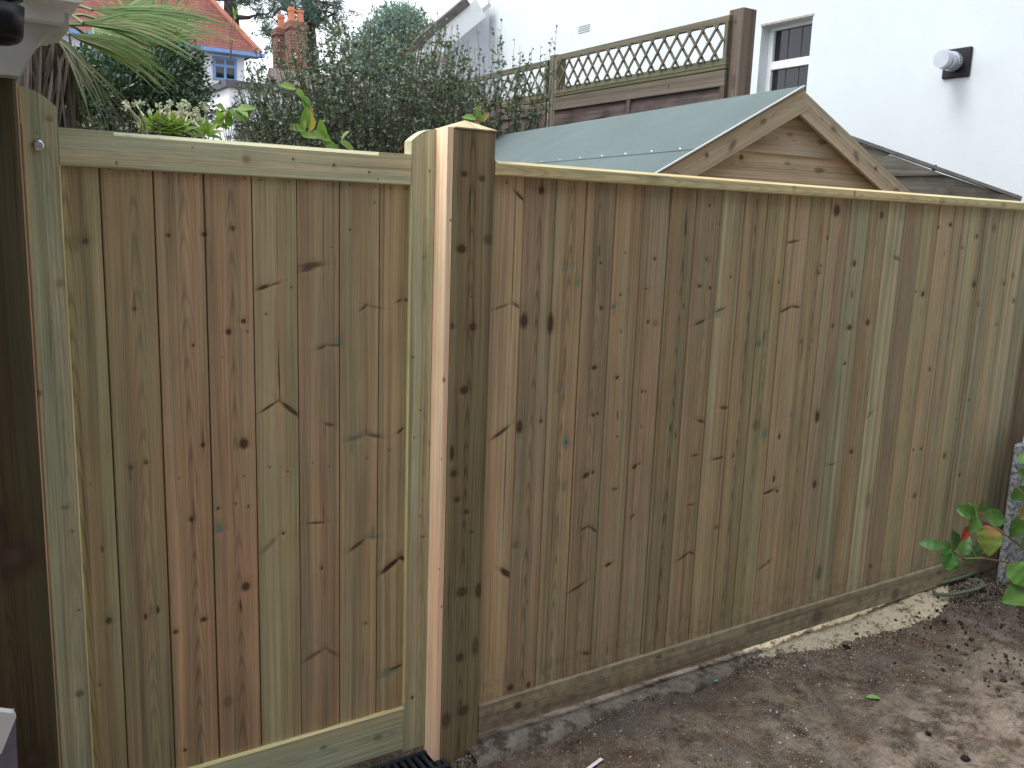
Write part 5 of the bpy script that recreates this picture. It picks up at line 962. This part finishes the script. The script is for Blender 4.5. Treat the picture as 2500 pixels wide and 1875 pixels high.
def big_leaf(B, base, tip, wdt, nrm, fold=.18, droop=.12, serr=.0, seg=9):
    base = np.array(base, float); tip = np.array(tip, float); d = tip-base; L = np.linalg.norm(d); d /= L; nrm = np.array(nrm, float); s_ = np.cross(d, nrm); s_ /= np.linalg.norm(s_); n_ = np.cross(s_, d); vs = []; fs = []
    for i in range(seg+1):
        t = i/seg; w_ = wdt*(math.sin(math.pi*min(1, t**.82))**.8)*(1-.15*t)+.0005; c = base+d*L*t-n_*droop*L*(t-.5)**2*2; sr = 1+serr*(1 if i%2 else -1)
        for k in (-1, -.5, 0, .5, 1): vs.append(c+s_*w_/2*k*(sr if abs(k) == 1 else 1)+n_*abs(k)*w_*fold*(1-.3*abs(k))+n_*.03*w_*math.sin(t*22)*(1 if k else 0))
    for i in range(seg):
        for k in range(4): a = i*5+k; fs.append((a, a+1, a+6, a+5))
    B.add(vs, fs)
for (x, y) in ((1215,975),(1330,985),(1390,1010),(1270,1005),(1590,1040),(1190,1000)):
    c = PY(x*.31646, y*.31646, 1.45)
    for k in range(7):
        a = -.4+k*.65; big_leaf(LM, c, c+np.array([math.cos(a)*.065, -.02, math.sin(a)*.05+.008]), .024, (0, -.7, .7))
LM.build('leaves', leaf_material('lime_leaf', (.22, .34, .06), (.32, .45, .10), None, .3, .45), fa, smooth=True)
# ---------------- bright sprigs growing through the shrub
M_lime = leaf_material('bright_leaf', (.13, .24, .045), (.24, .36, .08), (.38, .30, .08), .35, .45)
sp_n = 0
for lab, pts, Y in (('lime green leafy sprig above the middle of the gate', [(640,190),(655,205),(668,225)], 2.6), ('bright leaf sprig just above the gate rail at its middle', [(650,290),(660,278),(672,285),(700,305),(735,303)], 2.0), ('yellowing leaf sprig in front of the annex', [(490,240),(500,232),(482,262),(495,275),(510,235),(478,250)], 2.4), ('small yellow-green sprig beside the red roof edge', [(505,30),(512,22),(497,85)], 3.4), ('small green sprig behind the gate post top', [(1030,255),(1022,262),(1038,262),(1005,295)], 2.8)):
    so = empty('leafy_sprig', tuple(PY(pts[0][0]*K, pts[0][1]*K, Y)), lab, 'plant', 'bright sprigs among the shrubs'); B = MB(); T_ = MB()
    cs = [PY(x*K, y*K, Y) for x, y in pts]; bot = min(cs, key=lambda q: q[2])-np.array([0, 0, .12])
    for c in cs:
        T_.tube([bot, (bot+c)/2+rng.normal(0, .01, 3), c], [.003, .002, .0015], 5)
        for k in range(2):
            s_ = (.095 if Y < 3 else .05)*rng.uniform(.7, 1.1); d = np.array([rng.normal(0, .8), rng.normal(-.3, .3), rng.normal(0, .7)]); d /= np.linalg.norm(d); big_leaf(B, c, c+d*s_, s_*.52, (rng.normal(0, .4), -.8, .6))
    B.build('leaves', M_lime, so, smooth=True); T_.build('stem', M_bark, so)
# ---------------- background trees
M_pine = leaf_material('pine_needles', (.045, .085, .070), (.11, .165, .135), (.17, .23, .19), .1, .6, .3)
M_conf = leaf_material('blue_conifer', (.17, .25, .22), (.28, .37, .32), None, .1, .6, .2)
def pine(label, Y, trunk, limbs, clumps, n, L=.22, mat=None):
    P3 = lambda q: PY(q[0]*K, q[1]*K, Y)
    o = empty('pine_tree', tuple(P3(trunk[0])*np.array([1,1,0])), label, 'tree', 'tall pines beyond the houses')
    m_ = MB(); t0 = P3(trunk[0]); m_.tube([t0*np.array([1,1,0])]+[P3(q) for q in trunk], [.34]+list(np.linspace(.30, .16, len(trunk))), 10)
    m_.build('trunk', M_barkd, o); m_ = MB()
    for l_ in limbs: pts = [P3(q)+np.array([0, rng.uniform(-.5, .5), 0]) for q in l_]; m_.tube(pts, list(np.linspace(.11, .03, len(pts))), 6)
    P = []; D = []
    tw = []
    for (x, y, r) in clumps:
        c = P3((x, y))+np.array([0, rng.uniform(-1.2, 1.2), 0]); near_ = min((P3(q) for l_ in limbs+[trunk] for q in l_), key=lambda q: np.linalg.norm((q-c)[[0, 2]])); m_.tube([near_, (near_+c)/2+rng.normal(0, .1, 3), c], [.05, .035, .02], 5)
        k = max(3, int(r*r*34))
        for _ in range(k):
            cc_ = c+rng.normal(0, r*.45, 3)*np.array([1.15, 1, .7]); m_.tube([c, cc_], [.018, .008], 4)
            nn = n//60+14; d = rdir(nn, .5); P += [cc_+dd*rng.uniform(.0, .12) for dd in d]; D += list(d)
    P = np.array(P); D = np.array(D); LL = L*rng.uniform(.7, 1.2, len(P)); V, F = leaves_mesh(P, D, rdir(len(P)), LL, LL*.13); link('crown', mesh_np('crown', V, F), mat or M_pine, o); m_.build('limbs', M_barkd, o)
pine('pine with bare dark trunk right of the red roof ridge', 32, [(500,60),(498,10),(495,-60)], [[(500,40),(530,42),(555,30)],[(498,0),(470,-8),(440,-4)],[(498,14),(520,2),(545,-6)]], [(455,-4,.5),(480,6,.45),(520,8,.5),(545,30,.35),(560,5,.45),(440,8,.25),(535,-6,.6),(470,-15,.6),(560,45,.3),(585,20,.35)], 900)
pine('dark pine behind the brick chimneys', 34, [(672,130),(668,60),(660,-40)], [[(668,90),(630,70),(590,75)],[(668,60),(700,40),(720,30)],[(666,40),(640,20),(610,15)]], [(620,10,.6),(600,30,.5),(640,25,.7),(680,15,.7),(705,20,.6),(690,45,.6),(665,50,.6),(720,45,.45),(615,55,.45),(590,70,.4),(580,95,.35),(605,100,.4),(575,55,.3),(655,85,.5),(700,75,.5),(660,-5,.7),(725,10,.3),(600,-5,.6),(640,-8,.6),(570,80,.25),(590,120,.3),(735,70,.3)], 1500)
blob_bush('conifer_tree', 'blue-green rounded tree far behind the large shrub', 'tree', cl([(835,75,1.0),(865,62,1.0),(890,75,1.0),(850,100,1.3),(810,110,1.0),(900,110,1.1),(880,42,.6),(845,48,.6),(790,135,1.1),(850,140,1.3)], 30), 20000, M_conf, .17, .4, base=tuple(PY(855*K, 300*K, 30)*np.array([1,1,0])), surf=.35)
blob_bush('hedge', 'dense green hedge mass behind the shrubs and palm', 'hedge', cl([(x, y, .55) for x, y in ((40,240),(100,270),(160,310),(600,350),(660,330),(720,290),(780,280),(840,270),(900,260),(960,270),(1010,290),(230,330),(300,350),(380,370))], 7.5), 17000, M_holly, .07, .5, base=(1.5, 7.5, .0), surf=.3)
# ---------------- hydrangea at the right
def grad_leaf_mat(name, a, b, edge):
    t = NT(name); r = t.geo().outputs['Random Per Island']; p = t.obj(); c = t.mix(r, a, b); n = t.noise(p, 40, 4, .6)
    c = t.mix(t.rng(n, .4, .7), c, t.mix(1.0, c, (.7, .8, .7), 'MULTIPLY'))
    if edge: c = t.mix(t.rng(t.noise(p, 14, 3), .50, .60), c, edge)
    t.bump(t.noise(p, 120, 3), .3, .003); m = t.fin(c, .45, .4); tr = t.n('BsdfTranslucent'); t.put(c, tr.inputs['Color']); ms = t.n('MixShader'); ms.inputs[0].default_value = .25; t.l(t.b.outputs[0], ms.inputs[1]); t.l(tr.outputs[0], ms.inputs[2]); t.l(ms.outputs[0], t.out.inputs[0]); return m
M_hy = grad_leaf_mat('hydrangea_leaf', (.055, .15, .035), (.125, .25, .055), None); M_hr = grad_leaf_mat('turning_leaf', (.14, .21, .04), (.20, .24, .05), (.34, .11, .05)); M_red = grad_leaf_mat('red_leaf', (.40, .03, .03), (.35, .04, .03), None)
hy = empty('hydrangea', tuple(PZ(2500, 1420, .02)), 'leafy hydrangea branch with one red leaf at the right edge', 'shrub')
HD = 2.75
def HQ(x, y, d=0.0): return PD(1800+x*.31646, 950+y*.31646, HD+d)
mh = MB(); m_r = MB(); m_e = MB()
tocam = -FW+np.array([0, 0, .35])
for (b, e_, w_, B, nr) in [((1860,960),(1690,930),.047,mh,(0,0)),((1880,950),(1895,860),.036,mh,(.2,0)),((1845,985),(1700,905),.040,mh,(-.2,.1)),((1900,985),(2085,1000),.050,mh,(.1,0)),((1860,990),(1790,1110),.040,mh,(.3,0)),
    ((1925,1045),(1945,1290),.072,m_r,(0,0)),((1790,1060),(1730,1170),.024,m_e,(.5,0)),((1580,1215),(1395,1185),.034,mh,(0,.2)),((1640,1230),(1620,1410),.052,mh,(0,0)),((1680,1250),(1665,1090),.046,mh,(.4,0)),((1740,1290),(1780,1110),.036,mh,(-.5,0)),((1860,1310),(1770,1160),.044,mh,(.4,.2)),((1650,1240),(1560,1190),.03,mh,(.2,0)),((1700,1290),(1600,1390),.045,mh,(.6,.2)),((1730,1310),(1900,1290),.02,mh,(.5,0)),
    ((2090,1350),(2260,1520),.07,mh,(0,0)),((2240,1540),(2050,1640),.066,mh,(0,.1)),((2260,760),(2110,850),.045,mh,(.2,0)),((2230,980),(2105,1150),.05,mh,(0,0)),((2270,540),(2160,520),.05,mh,(0,0)),((2280,700),(2170,640),.05,mh,(.2,0)),((2300,900),(2180,1000),.05,m_r,(.1,0)),((2290,1180),(2200,1240),.05,mh,(0,0)),((2330,1400),(2210,1330),.05,mh,(0,0)),((2330,620),(2210,590),.05,mh,(.3,0)),((2400,800),(2260,760),.06,mh,(0,0)),((2420,1000),(2290,960),.06,mh,(0,0)),((2420,1200),(2300,1180),.06,mh,(0,0))]:
    dd = rng.uniform(-.06, .06); big_leaf(B, HQ(*b, dd*.3), HQ(*e_, dd), w_*1.22, tocam+RT*nr[0]+UP*nr[1], serr=.03, seg=12)
mh.build('leaves', M_hy, hy, smooth=True); m_r.build('turning_leaves', M_hr, hy, smooth=True); m_e.build('red_leaf', M_red, hy, smooth=True)
st = MB()
st.tube([HQ(2560,1480,.25), HQ(2212,1230,.05), HQ(2080,1130), HQ(1950,1040), HQ(1890,960)], [.006, .0042, .0038, .0032, .0028], 7)
st.tube([HQ(2500,1440,.2), HQ(2200,1350,.05), HQ(2080,1335), HQ(1900,1305), HQ(1760,1310), HQ(1680,1260)], [.0055, .004, .0038, .0032, .0026, .002], 7)
st.tube([HQ(2500,1050,.2), HQ(2212,810,.0), HQ(2110,710)], [.004, .0028, .002], 6)
st.tube([HQ(2500,1050,.2), HQ(2560,1480,.25), PZ(2640, 1480, .0)], [.006, .008, .01], 7)
for a, b in (((1760,1310),(1720,1210)),((1740,1310),(1640,1230)),((1850,1310),(1790,1180)),((1950,1040),(1850,990)),((2080,1340),(2100,1360))): st.tube([HQ(*a), HQ(*b)], [.002, .0014], 5)
st.build('stems', simple('hydrangea_stem', (.22, .17, .12), .7), hy)
# ---------------- small things on the ground
def Gp(x, y): p = PZ(x*K, y*K, .0); return np.array([p[0], p[1], gz(p[0], p[1])+.004])
m_ = MB(); a = PZ(1500+1360*.45208, 1300+880*.45208, .0); b = PZ(1500+1445*.45208, 1300+885*.45208, .0); a[2] = gz(a[0], a[1])+.008; b[2] = gz(b[0], b[1])+.012
big_leaf(m_, a, b, .024, (0, -.2, 1)); tag(m_.build('fallen_leaf', leaf_material('fallen_green', (.22, .40, .13), (.26, .44, .15), None), None), 'single pale green leaf lying on the soil', 'leaf')
def pebble(name, pos, r, mat, lab, cat, sc3=(1, 1, .6), group=None):
    bm = bmesh.new(); bmesh.ops.create_icosphere(bm, subdivisions=3, radius=r)
    for v in bm.verts:
        n = v.co.normalized(); k = 1+.16*math.sin(n.x*5+r*900)+.12*math.sin(n.y*7+n.z*4)+.05*math.sin(n.x*17+n.y*13); v.co *= k; v.co.x *= sc3[0]; v.co.y *= sc3[1]; v.co.z *= sc3[2]; v.co += Vector(pos)
    me = bpy.data.meshes.new(name); bm.to_mesh(me); bm.free(); me.polygons.foreach_set('use_smooth', [True]*len(me.polygons)); return tag(link(name, me, mat), lab, cat, group)
M_st = simple('stone_mixed', (.26, .22, .19), .9, .7, 45, bump=.4); M_std = simple('black_clod', (.02, .015, .013), .95, .3, 60, bump=.4); M_teal = simple('teal_fragment', (.20, .36, .36), .7, .2, 40)
p = PZ(2015*K, 1262*K, .03); pebble('stone', (p[0], p[1], gz(p[0], p[1])+.03), .042, M_st, 'lumpy mottled stone at the foot of the fence near the bed', 'stone', (1.2, .9, .8))
for i, (x, y, r, lab) in enumerate(((1830, 1388, .016, 'dark clod lying midway along the bare soil'), (2085, 1635, .013, 'dark clod nearest the bottom right corner'), (2005, 1588, .009, 'small dark clod below the green fallen leaf'))):
    q = Gp(x, y); pebble('dark_clod', q, r, M_std, lab, 'clod', (1.1, 1, .7), 'dark clods on the soil')
for x, y, lab in ((1548, 1468, 'blue-green chip of plastic beside the concrete strip'), (2203, 1510, 'blue-green chip at the right edge of the soil')):
    q = Gp(x, y); pebble('teal_chip', q, .008, M_teal, lab, 'chip', (1.5, .7, .4), 'blue-green chips')
q = Gp(1620, 1406); pebble('pale_pebble', (q[0]-.02, q[1]-.02, q[2]+.002), .009, simple('pale_stone', (.45, .40, .35), .9, .2, 50), 'pale rounded pebble by the start of the sawdust', 'pebble')
m_ = MB(); a = Gp(1262, 1662); b = Gp(1300, 1640); m_.bar(a+np.array([0, 0, .004]), b+np.array([0, 0, .008]), .012, .0015); tag(m_.build('paper_scrap', M_upvc), 'white scrap of paper at the bottom edge', 'paper')
# pale green hose loops in the bed
ho = MB(); cpt = PZ(2070*K, 1275*K, .03); hz_ = cpt[2]+.02
for (cx, cy2, rx_, ry_, a0, a1) in ((0, 0, .16, .07, 150, 400), (.08, .10, .20, .06, 190, 330)):
    pts = [np.array([cpt[0]+cx+rx_*math.cos(math.radians(a)), cpt[1]+cy2+ry_*math.sin(math.radians(a)), hz_+.01*math.sin(a*.03)]) for a in np.linspace(a0, a1, 30)]; ho.tube(pts, .0085, 8)
tag(ho.build('garden_hose', simple('pale_green_hose', (.16, .19, .13), .6, .2, 30), smooth=True), 'dull green hose loop lying on the soil by the hydrangea', 'hose')
# mottled concrete block at the end of the fence
bl = MB(); b0 = PY(2150*.31646+1800, 950+440*.31646, -.14); b1 = PY(2080*.31646+1800, 950+960*.31646, -.14)
b0[0] += .04
bl.add([(b0[0]+.01, -.14, -.05), (b1[0]+.5, -.14, -.05), (b1[0]+.5, -.11, -.05), (b0[0]+.01, -.11, -.05), (b0[0], -.14, b0[2]), (b0[0]+.5, -.14, b0[2]+.03), (b0[0]+.5, -.11, b0[2]+.03), (b0[0], -.11, b0[2])], [(0,3,2,1),(4,5,6,7),(0,1,5,4),(1,2,6,5),(2,3,7,6),(3,0,4,7)])
t = NT('mottled_render'); p_ = t.obj(); c = t.mix(t.rng(t.noise(p_, 55, 5, .8), .40, .58), (.10, .11, .12), (.50, .52, .54)); t.bump(t.noise(p_, 50, 4), .6, .006)
tag(bl.build('concrete_block', t.fin(c, .9, .2), bevel=.006), 'mottled grey-white concrete block behind the hydrangea leaves', 'block')
